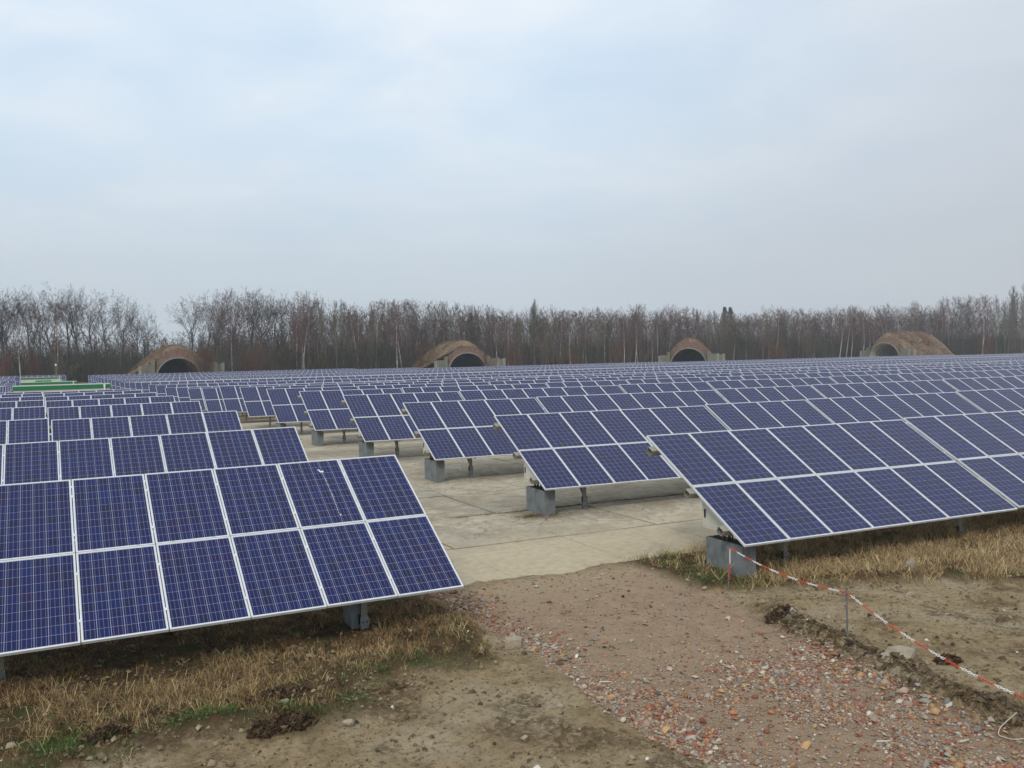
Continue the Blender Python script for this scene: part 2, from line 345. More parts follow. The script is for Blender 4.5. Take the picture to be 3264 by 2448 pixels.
def ground_mat():
    m_ = bpy.data.materials.new('site_ground'); m_.use_nodes = True; t = m_.node_tree; b = t.nodes['Principled BSDF']; l = t.links.new
    a = N(t, 'ShaderNodeAttribute', attribute_name='Col'); s = N(t, 'ShaderNodeSeparateColor'); l(a.outputs['Color'], s.inputs[0])
    g = N(t, 'ShaderNodeNewGeometry'); P = g.outputs['Position']; sp = N(t, 'ShaderNodeSeparateXYZ'); l(P, sp.inputs[0])
    def nz(scale, det=6.0, ro=.6, dist=0.0):
        n = N(t, 'ShaderNodeTexNoise', i_Scale=scale, i_Detail=det, i_Roughness=ro, i_Distortion=dist); l(P, n.inputs['Vector']); return n.outputs[0]
    big, mid, fine, grit = nz(.8, 5), nz(3.2, 6, .65, .6), nz(14, 6, .7), nz(60, 3, .7)
    sand = mixc(t, ramp(t, [(.38, 0.0), (.62, 1.0)], mid).outputs[0], (.38, .285, .165), (.245, .175, .092))
    sand = mixc(t, ramp(t, [(.45, 0.0), (.66, .75)], big).outputs[0], sand, (.46, .385, .26))
    sand = mixc(t, ramp(t, [(.52, 0.0), (.64, .85)], fine).outputs[0], sand, (.13, .095, .052))
    sand = mixc(t, ramp(t, [(.60, 0.0), (.72, .6)], nz(7, 6, .7, 1.2)).outputs[0], sand, (.155, .125, .06))
    trk = mixc(t, ramp(t, [(.4, 0.0), (.62, 1.0)], mid).outputs[0], (.385, .275, .18), (.31, .222, .14))
    trk = mixc(t, ramp(t, [(.5, 0.0), (.68, .7)], fine).outputs[0], trk, (.33, .20, .135))
    trk = mixc(t, ramp(t, [(.58, 0.0), (.66, .6)], grit).outputs[0], trk, (.50, .42, .33))
    trk = mixc(t, math_(t, 'MULTIPLY', ramp(t, [(0.0, 0.0), (1.0, 1.0)], math_(t, 'DIVIDE', math_(t, 'SUBTRACT', sp.outputs[1], 12.6), 2.0, clamp=True)).outputs[0], ramp(t, [(.35, .25), (.6, 1.0)], mid).outputs[0]), trk, (.44, .35, .225))
    col = mixc(t, s.outputs[0], sand, trk)
    soil = mixc(t, ramp(t, [(.4, 0.0), (.6, 1.0)], fine).outputs[0], (.042, .025, .013), (.105, .068, .033))
    dk = math_(t, 'MULTIPLY', s.outputs[2], ramp(t, [(.40, .0), (.56, 1.35)], nz(9, 7, .72, .8)).outputs[0], clamp=True)
    col = mixc(t, dk, col, soil)
    shaded_thatch = mixc(t, ramp(t, [(.38, 0.0), (.6, 1.0)], mid).outputs[0], (.045, .027, .014), (.105, .066, .03))  # dead thatch, colour darkened to deepen the shade under the tables
    shaded_thatch = mixc(t, ramp(t, [(.52, 0.0), (.62, .7)], nz(2.1, 5)).outputs[0], shaded_thatch, (.055, .075, .022))
    col = mixc(t, s.outputs[1], col, shaded_thatch)
    # far side of the field: dead grass and old concrete between the rows
    far = ramp(t, [(0.0, 0.0), (1.0, 1.0)], math_(t, 'DIVIDE', math_(t, 'SUBTRACT', sp.outputs[1], 15.0), 1.0, clamp=True))
    field = mixc(t, ramp(t, [(.42, 0.0), (.6, 1.0)], nz(.25, 5)).outputs[0], (.21, .15, .085), (.30, .24, .165))
    field = mixc(t, ramp(t, [(.5, 0.0), (.66, .8)], nz(1.7, 5)).outputs[0], field, (.13, .10, .05))
    col = mixc(t, far.outputs[0], col, field)
    l(col, b.inputs['Base Color']); b.inputs['Roughness'].default_value = 1; b.inputs['Specular IOR Level'].default_value = .15
    hsum = math_(t, 'ADD', math_(t, 'MULTIPLY', fine, 1.0), math_(t, 'MULTIPLY', grit, .35))
    hsum = math_(t, 'ADD', hsum, math_(t, 'MULTIPLY', mid, 1.3))
    bu = N(t, 'ShaderNodeBump', i_Strength=1.0, i_Distance=.06); l(hsum, bu.inputs['Height']); l(bu.outputs[0], b.inputs['Normal'])
    return m_
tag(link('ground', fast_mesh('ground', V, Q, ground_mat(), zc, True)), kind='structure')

# ------------------------------------------------------------------ old concrete apron, slab by slab
def slab_mat():
    m_ = bpy.data.materials.new('old_airfield_concrete'); m_.use_nodes = True; t = m_.node_tree; b = t.nodes['Principled BSDF']; l = t.links.new
    g = N(t, 'ShaderNodeNewGeometry'); P = g.outputs['Position']; sp = N(t, 'ShaderNodeSeparateXYZ'); l(P, sp.inputs[0])
    oi = N(t, 'ShaderNodeObjectInfo')
    def nz(scale, det=6.0, ro=.6, dist=0.0):
        n = N(t, 'ShaderNodeTexNoise', i_Scale=scale, i_Detail=det, i_Roughness=ro, i_Distortion=dist); l(P, n.inputs['Vector']); return n.outputs[0]
    c = mixc(t, oi.outputs['Random'], (.47, .41, .305), (.41, .37, .29))
    c = mixc(t, ramp(t, [(.40, 0.0), (.62, .9)], nz(.7, 6, .62, .8)).outputs[0], c, (.32, .27, .19))
    c = mixc(t, ramp(t, [(.52, 0.0), (.66, .55)], nz(2.6, 6, .7, .5)).outputs[0], c, (.55, .49, .37))
    c = mixc(t, ramp(t, [(.50, 0.0), (.64, .75)], nz(.33, 5, .6, 1.0)).outputs[0], c, (.235, .21, .17))
    c = mixc(t, ramp(t, [(.55, 0.0), (.72, .5)], nz(26, 4, .7)).outputs[0], c, (.25, .205, .14))
    # hairline cracks and dark mossy grime that gathers along them
    vo = N(t, 'ShaderNodeTexVoronoi', feature='DISTANCE_TO_EDGE', i_Scale=.42); wv = N(t, 'ShaderNodeTexNoise', i_Scale=1.4, i_Detail=5.0); l(P, wv.inputs['Vector'])
    wa = N(t, 'ShaderNodeVectorMath', operation='ADD'); l(P, wa.inputs[0]); l(wv.outputs['Color'], wa.inputs[1]); l(wa.outputs[0], vo.inputs['Vector'])
    crk = math_(t, 'MULTIPLY', ramp(t, [(.0, 1.0), (.012, 0.0)], vo.outputs['Distance']).outputs[0], ramp(t, [(.48, 0.0), (.56, .8)], nz(.5, 3)).outputs[0])
    c = mixc(t, crk, c, (.10, .08, .05))
    c = mixc(t, ramp(t, [(.54, 0.0), (.62, .75)], nz(5, 7, .75, .6)).outputs[0], c, (.20, .165, .11))
    c = mixc(t, ramp(t, [(.52, 0.0), (.60, .6)], nz(1.3, 7, .7, 1.4)).outputs[0], c, (.25, .20, .135))
    c = mixc(t, ramp(t, [(.60, 0.0), (.66, .8)], nz(9, 5, .7)).outputs[0], c, (.50, .46, .36))
    mossd = math_(t, 'ABSOLUTE', math_(t, 'SUBTRACT', sp.outputs[1], 20.98))
    mo = math_(t, 'MULTIPLY', ramp(t, [(0.0, 1.0), (.5, 0.0)], mossd).outputs[0], ramp(t, [(.42, 0.0), (.60, 1.0)], nz(1.7, 6, .7)).outputs[0])
    c = mixc(t, math_(t, 'MULTIPLY', mo, .85), c, (.12, .09, .045))
    # drifted sand over the first slabs next to the track
    sandf = math_(t, 'SUBTRACT', 1.0, math_(t, 'DIVIDE', math_(t, 'SUBTRACT', sp.outputs[1], 16.8), 2.2, clamp=True))
    sandf = math_(t, 'MULTIPLY', sandf, ramp(t, [(.30, .35), (.50, 1.0)], nz(.8, 5)).outputs[0])
    c = mixc(t, math_(t, 'MULTIPLY', sandf, .85), c, mixc(t, ramp(t, [(.4, 0.0), (.6, 1.0)], nz(6, 6, .7)).outputs[0], (.49, .405, .265), (.40, .335, .23)))
    l(c, b.inputs['Base Color']); b.inputs['Roughness'].default_value = .95; b.inputs['Specular IOR Level'].default_value = .2
    bu = N(t, 'ShaderNodeBump', i_Strength=.5, i_Distance=.01); l(nz(30, 6, .7), bu.inputs['Height']); l(bu.outputs[0], b.inputs['Normal'])
    return m_
M_slab = slab_mat()
apron = tag(link('concrete_apron', None), kind='structure')
SX = [2.25, 4.75, 7.3, 9.85, 12.4, 14.9, 17.4, 19.9, 22.4, 24.9]
SY = [14.62, 17.6, 21.0, 24.3]+[24.3+3.35*i for i in range(1, 12)]
for i in range(len(SX)-1):
    for j in range(len(SY)-1):
        x0, x1, y0, y1 = SX[i], SX[i+1], SY[j], SY[j+1]
        gxp = .0004 if j == 0 else .009; gyp = .035 if j in (1,) else .014
        y1e = y1-(.12 if j == 1 else gyp)
        y0e = y0+(random.uniform(-.03, .03) if j == 0 else gyp)
        if j == 0 and x0 > 9: y0e += .12
        mb = MB(); t_ = .16
        dz = random.uniform(-.008, .008) if j else 0
        def cz(x, y): return float(base_h(y))+dz
        xs = [x0+gxp, (x0+x1)/2, x1-gxp]
        # chipped corner and slightly wavy front edge
        pts = [(xs[0]+random.uniform(0, .05), y0e), (xs[1], y0e+random.uniform(-.01, .01)), (xs[2], y0e+random.uniform(0, .03)), (xs[2]-random.uniform(0, .03), y1e), (xs[1], y1e), (xs[0], y1e-random.uniform(0, .03))]
        v = [(x, y, cz(x, y)) for x, y in pts]+[(x, y, cz(x, y)-t_) for x, y in pts]
        mb.add(v, [(0, 1, 2, 3, 4, 5), (11, 10, 9, 8, 7, 6)]+[(k, 6+k, 6+(k+1) % 6, (k+1) % 6) for k in range(6)])
        link('slab', mb.mesh('slab', M_slab), apron)

# ------------------------------------------------------------------ solar modules
MW, MH, PX, PV = .992, 1.642, 1.005, 1.6556
CW, CHh = .1572, .1585
def frame_faces(mb, fl=.021, th=.04):
    # aluminium frame: four bars, top face 2 mm proud of the glass
    mb.box(0, MW, -fl, 0, -th, 0, 0); mb.box(0, MW, -MH, -MH+fl, -th, 0, 0)
    mb.box(0, fl, -MH+fl, -fl, -th, 0, 0); mb.box(MW-fl, MW, -MH+fl, -fl, -th, 0, 0)
    mb.add([(fl, -fl, -.004), (fl, -MH+fl, -.004), (MW-fl, -MH+fl, -.004), (MW-fl, -fl, -.004)], [(0, 1, 2, 3)], 1)
    mb.add([(fl, -fl, -.03), (fl, -MH+fl, -.03), (MW-fl, -MH+fl, -.03), (MW-fl, -fl, -.03)], [(3, 2, 1, 0)], 1)
mx = (MW-6*CW)/2; my = (MH-10*CHh)/2
def cell_quad(c, r):
    g = .0022; x0 = mx+c*CW+g; x1 = mx+(c+1)*CW-g; y0 = -my-r*CHh-g*.75; y1 = -my-(r+1)*CHh+g*.75
    return [(x0, y0, -.003), (x0, y1, -.003), (x1, y1, -.003), (x1, y0, -.003)]
def panel_mesh(detail):
    mb = MB(); frame_faces(mb)
    if detail:
        for c in range(6):
            for r in range(10):
                mb.add(cell_quad(c, r), [(0, 1, 2, 3)], 2, [[(c+.01, r+.01), (c+.01, r+.99), (c+.99, r+.99), (c+.99, r+.01)]])
        return mb.mesh('solar_panel', [M_frame, M_back, M_cell])
    mb.add([(mx, -my, -.003), (mx, -MH+my, -.003), (MW-mx, -MH+my, -.003), (MW-mx, -my, -.003)], [(0, 1, 2, 3)], 2, [[(0, 0), (0, 10), (6, 10), (6, 0)]])
    return mb.mesh('solar_panel', [M_frame, M_back, M_cellfar])
PANEL, PANELFAR = panel_mesh(True), panel_mesh(False)
mbf = MB(); frame_faces(mbf); PANELBARE = mbf.mesh('solar_panel', [M_frame, M_back])
mbc = MB()
hw, hh_ = CW/2-.0022, CHh/2-.0017
mbc.add([(-hw, hh_, 0), (-hw, -hh_, 0), (hw, -hh_, 0), (hw, hh_, 0)]+[(-hw, hh_, -.0008), (-hw, -hh_, -.0008), (hw, -hh_, -.0008), (hw, hh_, -.0008)],
        [(0, 1, 2, 3), (0, 4, 5, 1), (1, 5, 6, 2), (2, 6, 7, 3), (3, 7, 4, 0)], 0, [[(.01, .01), (.01, .99), (.99, .99), (.99, .01)]]+[[(.5, .2)]*4]*4)
CELL = mbc.mesh('solar_cell', M_cell)
ct, st_ = math.cos(TILT), math.sin(TILT)
# v runs down the slope, n above the glass
def onslope(x, v, n): return (x, -v*ct-n*st_, TOPZ-v*st_+n*ct)
def purlin_mesh(Lg, x0=-.13, detail=True):
    mb = MB(); o = .065; w_ = .075; i_ = .008
    out = [(-w_, -o), (w_, -o), (w_, o), (-w_, o)]; inn = [(-w_+i_, -o+i_), (w_-i_, -o+i_), (w_-i_, o-i_), (-w_+i_, o-i_)]
    out = [(-w_, -o*.7), (-w_*.6, -o), (w_*.6, -o), (w_, -o*.7), (w_, o), (-w_, o)]
    inn = [(y*.86, z*.86) for y, z in out]
    n = len(out); x1 = Lg+.03
    v = [(x0, *p) for p in out]+[(x1, *p) for p in out]+[(x0, *p) for p in inn]+[(x1, *p) for p in inn]
    f = []
    for k in range(n):
        q = (k+1) % n
        f += [(k, q, n+q, n+k), (2*n+q, 2*n+k, 3*n+k, 3*n+q), (q, k, 2*n+k, 2*n+q), (n+k, n+q, 3*n+q, 3*n+k)]
    mb.add(v, f); return mb.mesh('purlin', M_rail)
PV_POS = (.38, 1.72, 2.78)
def post_mesh():
    mb = MB(); v = 2.62; x, y, z = onslope(0, v, -.20)
    mb.box(-.045, .045, y-.03, y+.03, .26, z, 0)
    mb.box(-.058, .058, y-.045, y+.04, -.25, .33, 1)
    mb.box(-.068, .068, y-.052, y-.046, .20, .30, 1)
    for zz_ in (.12, .25):
        for xx in (-.03, .03): mb.tube((xx, y-.066, zz_), (xx, y-.046, zz_), .011, sides=6, mi=2)
    mb.box(-.075, -.058, y-.02, y+.02, .22, .36, 2); mb.box(.058, .075, y-.02, y+.02, .22, .36, 2)
    return mb.mesh('post', [M_rail, M_galv, M_dark])
def rafter_mesh():
    mb = MB(); mb.beam(onslope(0, .15, -.215), onslope(0, 3.05, -.215), .06, .09)
    a = onslope(0, 1.5, -.26)
    mb.beam((0, onslope(0, 2.62, -.2)[1]+.03, .38), (.0, a[1]+.02, a[2]), .04, .04)
    return mb.mesh('rafter', M_galv)
POST, RAFT = post_mesh(), rafter_mesh()
PUR = {}
def clamp_mesh(n, detail=True):
    mb = MB()
    for row in range(2):
        for i in range(1, n):
            for v in (.42, 1.28):
                x = i*PX-(PX-MW)/2; c = onslope(x, row*PV+v, .004)
                a = onslope(x, row*PV+v-.025, .003); b = onslope(x, row*PV+v+.025, .003); mb.beam(a, b, .034, .006)
    for i in range(n):
        for xx in (.22, .77):
            a = onslope(i*PX+xx-.022, PV-.006, .003); b = onslope(i*PX+xx+.022, PV-.006, .003); mb.beam(a, b, .03, .006)
    return mb.mesh('clamps', M_frame)
CL = {}
def far_table_mesh(n):
    V_, F_, m_i, uv = [], [], [], []
    mb = MB()
    src = [(tuple(v.co), ) for v in PANELFAR.vertices]
    for r_ in range(2):
        for i in range(n):
            b = mb.n
            fl = .021
            def P(x, v, nn): return onslope(i*PX+x, r_*PV+v, nn)
            mb.add([P(0, 0, 0), P(0, MH, 0), P(MW, MH, 0), P(MW, 0, 0)], [(0, 1, 2, 3)], 0)
            e = .024
            mb.add([P(e, e, .002), P(e, MH-e, .002), P(MW-e, MH-e, .002), P(MW-e, e, .002)], [(0, 1, 2, 3)], 1, [[(i*6, r_*10), (i*6, r_*10+10), (i*6+6, r_*10+10), (i*6+6, r_*10)]])
    a = onslope(0, 0, -.04); b = onslope(n*PX, 2*PV, -.04)
    mb.add([onslope(0, 0, -.04), onslope(0, 2*PV, -.04), onslope(n*PX, 2*PV, -.04), onslope(n*PX, 0, -.04)], [(3, 2, 1, 0)], 0)
    for v in PV_POS[::2]: mb.beam(onslope(-.1, v, -.1), onslope(n*PX, v, -.1), .1, .1, 2)
    for x in (1.0, n*PX-1.0): mb.beam((x, onslope(0, 2.6, 0)[1], -.3), (x, onslope(0, 2.6, 0)[1], onslope(0, 2.6, -.1)[2]), .09, .08, 2)
    return mb
FT = {}

ORD = ['first', 'second', 'third', 'fourth', 'fifth', 'sixth', 'seventh', 'eighth', 'ninth', 'tenth', 'eleventh', 'twelfth', 'thirteenth', 'fourteenth', 'fifteenth', 'sixteenth', 'seventeenth', 'eighteenth', 'nineteenth', 'twentieth']
def ordn(i):
    if i < 20: return ORD[i]
    if i < 29: return 'twenty-'+ORD[i-20]
    return 'thirtieth'
tables = []     # side, row, index, x0 (left end), n, y, ground z
RIGHT_END = {28: at(1220, 1170, RY[28])[0], 27: at(1358, 1172, RY[27])[0], 26: at(2154, 1152, RY[26])[0], 25: at(2876, 1135, RY[25])[0], 24: at(3056, 1132, RY[24])[0]}
def inview(x0, x1, y, g):
    a = seen(x0, y, g+2.4); b = seen(x1, y, g+2.4); c = seen(x0, y-2.9, g+.7)
    if a is None or b is None or c is None: return False
    return b[0] > -500*min(1, 40/y)-30 and min(a[0], c[0]) < 3264+500*min(1, 40/y)+30 and a[1] < 2700
for k in range(29):
    x = RX[k]; i = 0
    seq = [7, 7, 7] if k == 0 else ([7, 4, 7, 7] if k == 1 else [5, 8])
    while True:
        n = seq[i % len(seq)] if k < 2 else seq[(i) % 2]
        if k > 16 and i > 0: n = 13
        g = DZ[k]; 
        if k in RIGHT_END and x+n*PX > RIGHT_END[k]: break
        if not inview(x, x+n*PX, RY[k], g):
            if (seen(x, RY[k], g+2.4) or (9e9,))[0] > 3264: break
        else: tables.append(('right', k, i, x, n, RY[k], g))
        x += n*PX+.05; i += 1
    x1 = LX[k]; i = 0
    if 10 <= k <= 21: x1 = -4.9-.02*k
    if 22 <= k <= 26: x1 = -6.6
    seq = [7, 7] if k < 2 else ([5, 8] if k < 10 else [8, 5])
    gz = DZ[k]+(-.08 if k == 0 else .0)+(.22 if k > 20 else 0)-(.25 if k in (8, 9) else 0)
    while True:
        n = seq[i % 2]; x0 = x1-n*PX+(PX-MW)
        if (seen(x1, LY[k], gz+2.4) or (-9e9,))[0] < -400*min(1, 30/LY[k])-20: break
        if inview(x0, x1, LY[k], gz): tables.append(('left', k, i, x0, n, LY[k], gz))
        x1 = x0-.06; i += 1
tables.sort(key=lambda t: math.hypot(max(t[3], min(0, t[3]+t[4])), t[5]))
N_SINGLE = 300
farV = MB()
def table_label(side, k, i, n):
    end = 'left' if side == 'right' else 'right'
    if k == 0: rw = 'front row'
    else: rw = ordn(k)+' row back'
    return f"blue solar table, {ordn(i)} from the {end} end in the {side} block's {rw}"
for ti, (side, k, i, x0, n, y, g) in enumerate(tables):
    dist = math.hypot(x0, y)
    if ti >= N_SINGLE:
        if n not in FT: FT[n] = far_table_mesh(n)
        src = FT[n]; b = farV.n
        farV.v.extend((a[0]+x0, a[1]+y, a[2]+g) for a in src.v); farV.n += src.n
        farV.f.extend(tuple(b+j for j in f) for f in src.f); farV.m.extend(src.m)
        ru, rv = random.randrange(500)*6, random.randrange(500)*10
        farV.uv.extend([(a[0]+ru, a[1]+rv) for a in q] for q in src.uv)
        continue
    lab = table_label(side, k, i, n)
    root = tag(link('solar_table', None, None, (x0, y, g)), lab, 'solar table', 'rows of solar tables in the field')
    sl = .0045 if side == 'right' else -.006
    if k < 9: root.rotation_euler = (0, sl, 0)
    near = dist < 48
    cells_left = 300 if (side, k, i) in (('left', 0, 0), ('right', 0, 0)) else 0
    order = [(r_, c) for r_ in (1, 0) for c in (range(n-1, -1, -1) if side == 'left' else range(n))]
    if dist < 150:
        for r_, c in order:
            loc = onslope(c*PX, r_*PV, 0)
            if near:      # no two modules lie quite flat
                rt_ = (TILT+random.gauss(0, .0012), random.gauss(0, .0012), 0)
            else: rt_ = (TILT, 0, 0)
            if cells_left >= 60:
                p = link('solar_panel', PANELBARE, root, loc, rt_)
                for cc in range(6):
                    for rr in range(10):
                        link('solar_cell', CELL, p, (mx+(cc+.5)*CW, -my-(rr+.5)*CHh, -.003))
                cells_left -= 60
            else: link('solar_panel', PANEL if near else PANELFAR, root, loc, rt_)
        key = n
        if near:
            free = side == 'right' and i == 0
            if key not in CL: CL[key] = clamp_mesh(n)
            if (key, free) not in PUR: PUR[(key, free)] = purlin_mesh(n*PX, -.13 if free else -.008)
            for v in PV_POS:
                link('purlin', PUR[(key, free)], root, onslope(0, v, -.11), (TILT, 0, 0))
            link('clamps', CL[key], root)
            xs = ((1.5, n*PX-.85) if side == 'right' else (1.1, n*PX-1.31)) if n > 4 else (n*PX/2,)
            for xx in xs:
                link('post', POST, root, (xx, 0, 0)); link('rafter', RAFT, root, (xx, 0, 0))
        else:
            if ('s', n) not in PUR:
                mb = MB()
                for v in PV_POS: mb.beam(onslope(-.01, v, -.11), onslope(n*PX, v, -.11), .13, .12)
                for x in (1.33, n*PX-1.13):
                    mb.beam(onslope(x, .1, -.2), onslope(x, 3, -.2), .06, .08)
                    for v in (2.62,):
                        a = onslope(x, v, -.2); mb.beam((x, a[1], -.3), a, .09, .07)
                PUR[('s', n)] = mb.mesh('support_frame', M_rail)
            link('support_frame', PUR[('s', n)], root)
    else:
        if n not in FT: FT[n] = far_table_mesh(n)
        if ('m', n) not in FT: FT[('m', n)] = FT[n].mesh('panel_sheet', [M_frame, M_cellfar, M_rail])
        link('panel_sheet', FT[('m', n)], root)
if farV.n:
    tag(link('distant_solar_tables', farV.mesh('distant_solar_tables', [M_frame, M_cellfar, M_rail])), kind='stuff')
    tag(bpy.data.objects['distant_solar_tables'], 'far rows of small blue solar tables before the trees', 'solar tables')
L0 = next(o for o in bpy.data.objects if o.get('label') == table_label('left', 0, 0, 7))
# bird droppings on the second module of the upper row
mb = MB()
def splat(u, v, r, k=8, el=1.0):
    pts = [(u+r*math.cos(2*math.pi*j/k)*random.uniform(.6, 1.15), v+r*el*math.sin(2*math.pi*j/k)*random.uniform(.6, 1.15)) for j in range(k)]
    mb.add([onslope(a, b, .001) for a, b in pts]+[onslope(a, b, .003) for a, b in pts], [tuple(range(k-1, -1, -1)), tuple(range(k, 2*k))]+[(j, (j+1) % k, k+(j+1) % k, k+j) for j in range(k)])
u0 = 5*PX+.60
splat(u0, .26, .018); splat(u0+.035, .32, .022); splat(u0+.06, .31, .02); splat(u0+.02, .29, .016, 8, 1.6)
for j in range(26):
    f = j/25; splat(u0+.045+.02*math.sin(3*f), .36+1.02*f, random.uniform(.0025, .0065), 6, random.uniform(1.5, 4))
splat(u0+.07, 1.43, .012, 7, 1.5)
splat(4*PX+.50, .09, .011)
link('bird_dropping', mb.mesh('bird_dropping', M_poo), L0)

# ------------------------------------------------------------------ inverter cabinets on their steel troughs
def station(x, yb, g, lab, cabinet=True, sx=1.0, sy=1.0):
    root = tag(link('inverter_cabinet', None, None, (x, yb, g)), lab, 'cabinet', 'inverter cabinets under the table ends'); root.scale = (sx, sy, 1)
    mb = MB(); th = .012
    # open trough
    mb.box(0, .30, 0, th, -.15, .64, 0); mb.box(0, .30, .98-th, .98, -.15, .64, 0)
    mb.box(0, th, th, .98-th, -.15, .64, 0); mb.box(.30-th, .30, th, .98-th, -.15, .64, 0)
    mb.box(th, .30-th, th, .98-th, -.15, .50, 1)
    link('steel_trough', mb.mesh('steel_trough', [M_trough, M_dark]), root)
    mb = MB()
    for j in range(6):
        y0 = .35+.09*j; mb.tube((.10+.03*(j % 3), y0, .50), (.10+.03*(j % 2), y0+random.uniform(-.05, .05), .86), .014, sides=5)
    for j in range(5):
        a = .12+.16*j; mb.tube((.05, a, .60), (.22, a+.1, .655), .010, sides=5); mb.tube((.02, a, .65), (.02, a+.15, .66), .008, sides=5)
    link('cable_bundle', mb.mesh('cable_bundle', M_dark), root)
    if cabinet:
        poly = [(1.08, .80), (1.08, 1.42), (.95, 1.36), (.30, .98), (.16, .90), (.16, .80)]
        poly = [(.16, .80), (1.08, .80), (1.08, 1.36), (.16, .83)]
        poly = [(p[0], p[1]) for p in poly]
        mb = MB(); mb.prism(poly, 0, .42, 0)
        mb.prism([(.45, .835), (1.05, .835), (1.05, 1.30), (.45, .955)], -.006, 0, 0)
        cb = link('cabinet_body', mb.mesh('cabinet_body', M_cab), root)
        mb = MB(); mb.box(-.022, -.006, .98, 1.01, .99, 1.14, 0)
        link('handle', mb.mesh('handle', M_dark), cb)
    return root
names_c = ['front', 'second', 'third', 'fourth', 'fifth', 'sixth', 'seventh', 'eighth']
for k in range(0, 6):
    yb = RY[k]-2*PV*ct
    station(10.55 if k == 0 else RX[k]+.16, yb+.36, DZ[k]+.0, f"cream inverter cabinet on grey trough at left end of the right block's {names_c[k]} row", True)
station(3.74, LY[0]-2*PV*ct+.72, -.02, "grey steel trough behind the post under the front left table", False, .85, .42)

# ------------------------------------------------------------------ rocks, chain barrier, small things
def rock_mesh(name, sx, sy, sz, seed, flat=0.0, mt=None):
    rr = random.Random(seed); import bmesh
    bm = bmesh.new(); bmesh.ops.create_icosphere(bm, subdivisions=2, radius=1)
    ax = [Vector((rr.uniform(-1, 1), rr.uniform(-1, 1), rr.uniform(-1, 1))).normalized() for _ in range(9)]
    for v in bm.verts:
        d = 1.0
        for a_ in ax:
            q = v.co.dot(a_)
            if q > .62: v.co -= a_*(q-.62)
        if flat and v.co.z > flat: v.co.z = flat
        v.co += Vector((rr.uniform(-1, 1), rr.uniform(-1, 1), rr.uniform(-1, 1)))*.03
        v.co.x *= sx; v.co.y *= sy; v.co.z *= sz
    me = bpy.data.meshes.new(name); bm.to_mesh(me); bm.free(); me.materials.append(mt or M_rock); return me
def slab_rock(pts, h, seed):
    rr = random.Random(seed); mb = MB(); n = len(pts)
    top = [(x*.93+rr.uniform(-.01, .01), y*.93, h+rr.uniform(-.008, .008)) for x, y in pts]
    mid = [(x*1.02, y*1.02, h*.55+rr.uniform(-.02, .02)) for x, y in pts]
    bot = [(x*.95, y*.95, -.12) for x, y in pts]
    f = [tuple(range(n))]
    for a in (0, n): f += [(a+j, a+n+j, a+n+(j+1) % n, a+(j+1) % n) for j in range(n)]
    mb.add(top+mid+bot, f); return mb.mesh('rubble_rock', M_rock)
def put(x, y, dz=0): return (x, y, float(hgt(x, y))+dz)
tag(link('concrete_chunk', slab_rock([(-.12, -.08), (.10, -.08), (.13, .05), (.05, .11), (-.11, .09)], .17, 1), None, put(5.56, 11.32, -.03), (0, 0, -.45)), 'squarish pale concrete chunk at the left edge of the rubble track', 'rock')
tag(link('concrete_chunk', slab_rock([(-.27, -.05), (-.07, -.16), (.22, -.13), (.27, .06), (.10, .20), (-.21, .15)], .09, 2), None, put(9.48, 8.22, -.015), (.04, -.10, .35)), 'flat-topped pale slab fragment on the bank beside the chain barrier', 'rock')
for (x, y, s_, lab) in ((13.25, 11.25, .17, 'pointed pale rock standing at the edge of the dry grass'), (12.1, 10.3, .09, 'small pale stone on bare soil right of the second chain rod'),
                        (2.77, 9.75, .085, 'rounded grey stone alone on the bare soil at lower left'), (4.3, 8.55, .06, 'whitish stone beside the left side of the gravel track'),
                        (11.0, 11.4, .06, 'small white stone beneath the first span of chain'), (2.25, 10.55, .06, 'little tan stone on the loose soil mound'), (5.05, 9.1, .055, 'little pale stone just left of the gravel edge'),
                        (5.1, 12.6, .06, 'small pale stone in the grass behind the concrete chunk')):
    tag(link('stone', rock_mesh('stone', s_, s_*.8, s_*(1.1 if s_ > .12 else .6), int(x*100)), None, put(x, y, s_*.25), (0, 0, x)), lab, 'stone')
# dark turf lumps turned up along the edge of the grass
def turf(x, y, sx, sy, h, seed, lab):
    rg = np.random.default_rng(seed); n = 2200; Vs, Fs, Cs = [], [], []
    a = rg.uniform(0, 6.28, n); r = np.sqrt(rg.random(n)); X = r*np.cos(a)*sx; Y = r*np.sin(a)*sy
    Zt = h*(1-r**2)*(.5+.9*fbm(X+seed, Y, 9, 3, seed)); base = hgt(X+x, Y+y)
    for k in range(n):
        p = np.array((X[k], Y[k], base[k]+Zt[k]*rg.uniform(.3, 1))); s_ = rg.uniform(.012, .034)
        d = rg.normal(0, 1, (3, 3))*s_; Vs.append(p+d)
    Vs = np.concatenate(Vs); c = np.array([(.07, .043, .025), (.105, .07, .04), (.045, .028, .018), (.17, .125, .075)])[rg.choice(4, n, p=[.4, .3, .2, .1])]
    o = link('turf_lump', fast_mesh('turf_lump', Vs, np.arange(3*n).reshape(-1, 3), M_turf, np.repeat(c, 3, 0)), None, (x, y, 0)); tag(o, lab, 'turf lump', 'dark turf lumps by the grass edge')
M_turf = vcol_mat('turned_turf', 1)
turf(2.2, 10.76, .40, .12, .08, 1, 'long dark turf lump at the edge of the green grass, the upper one of two')
turf(2.1, 10.0, .38, .15, .075, 2, 'dark rooty turf lump on the bare soil, the lower one of two')
turf(.35, 10.45, .25, .10, .08, 3, 'small dark turf lump near the bottom left corner')
turf(9.62, 10.5, .26, .14, .045, 4, 'dark turf heap at the upper end of the bank beside the track')
turf(9.9, 7.85, .16, .10, .03, 5, 'dark turf lump beside the flat slab fragment')
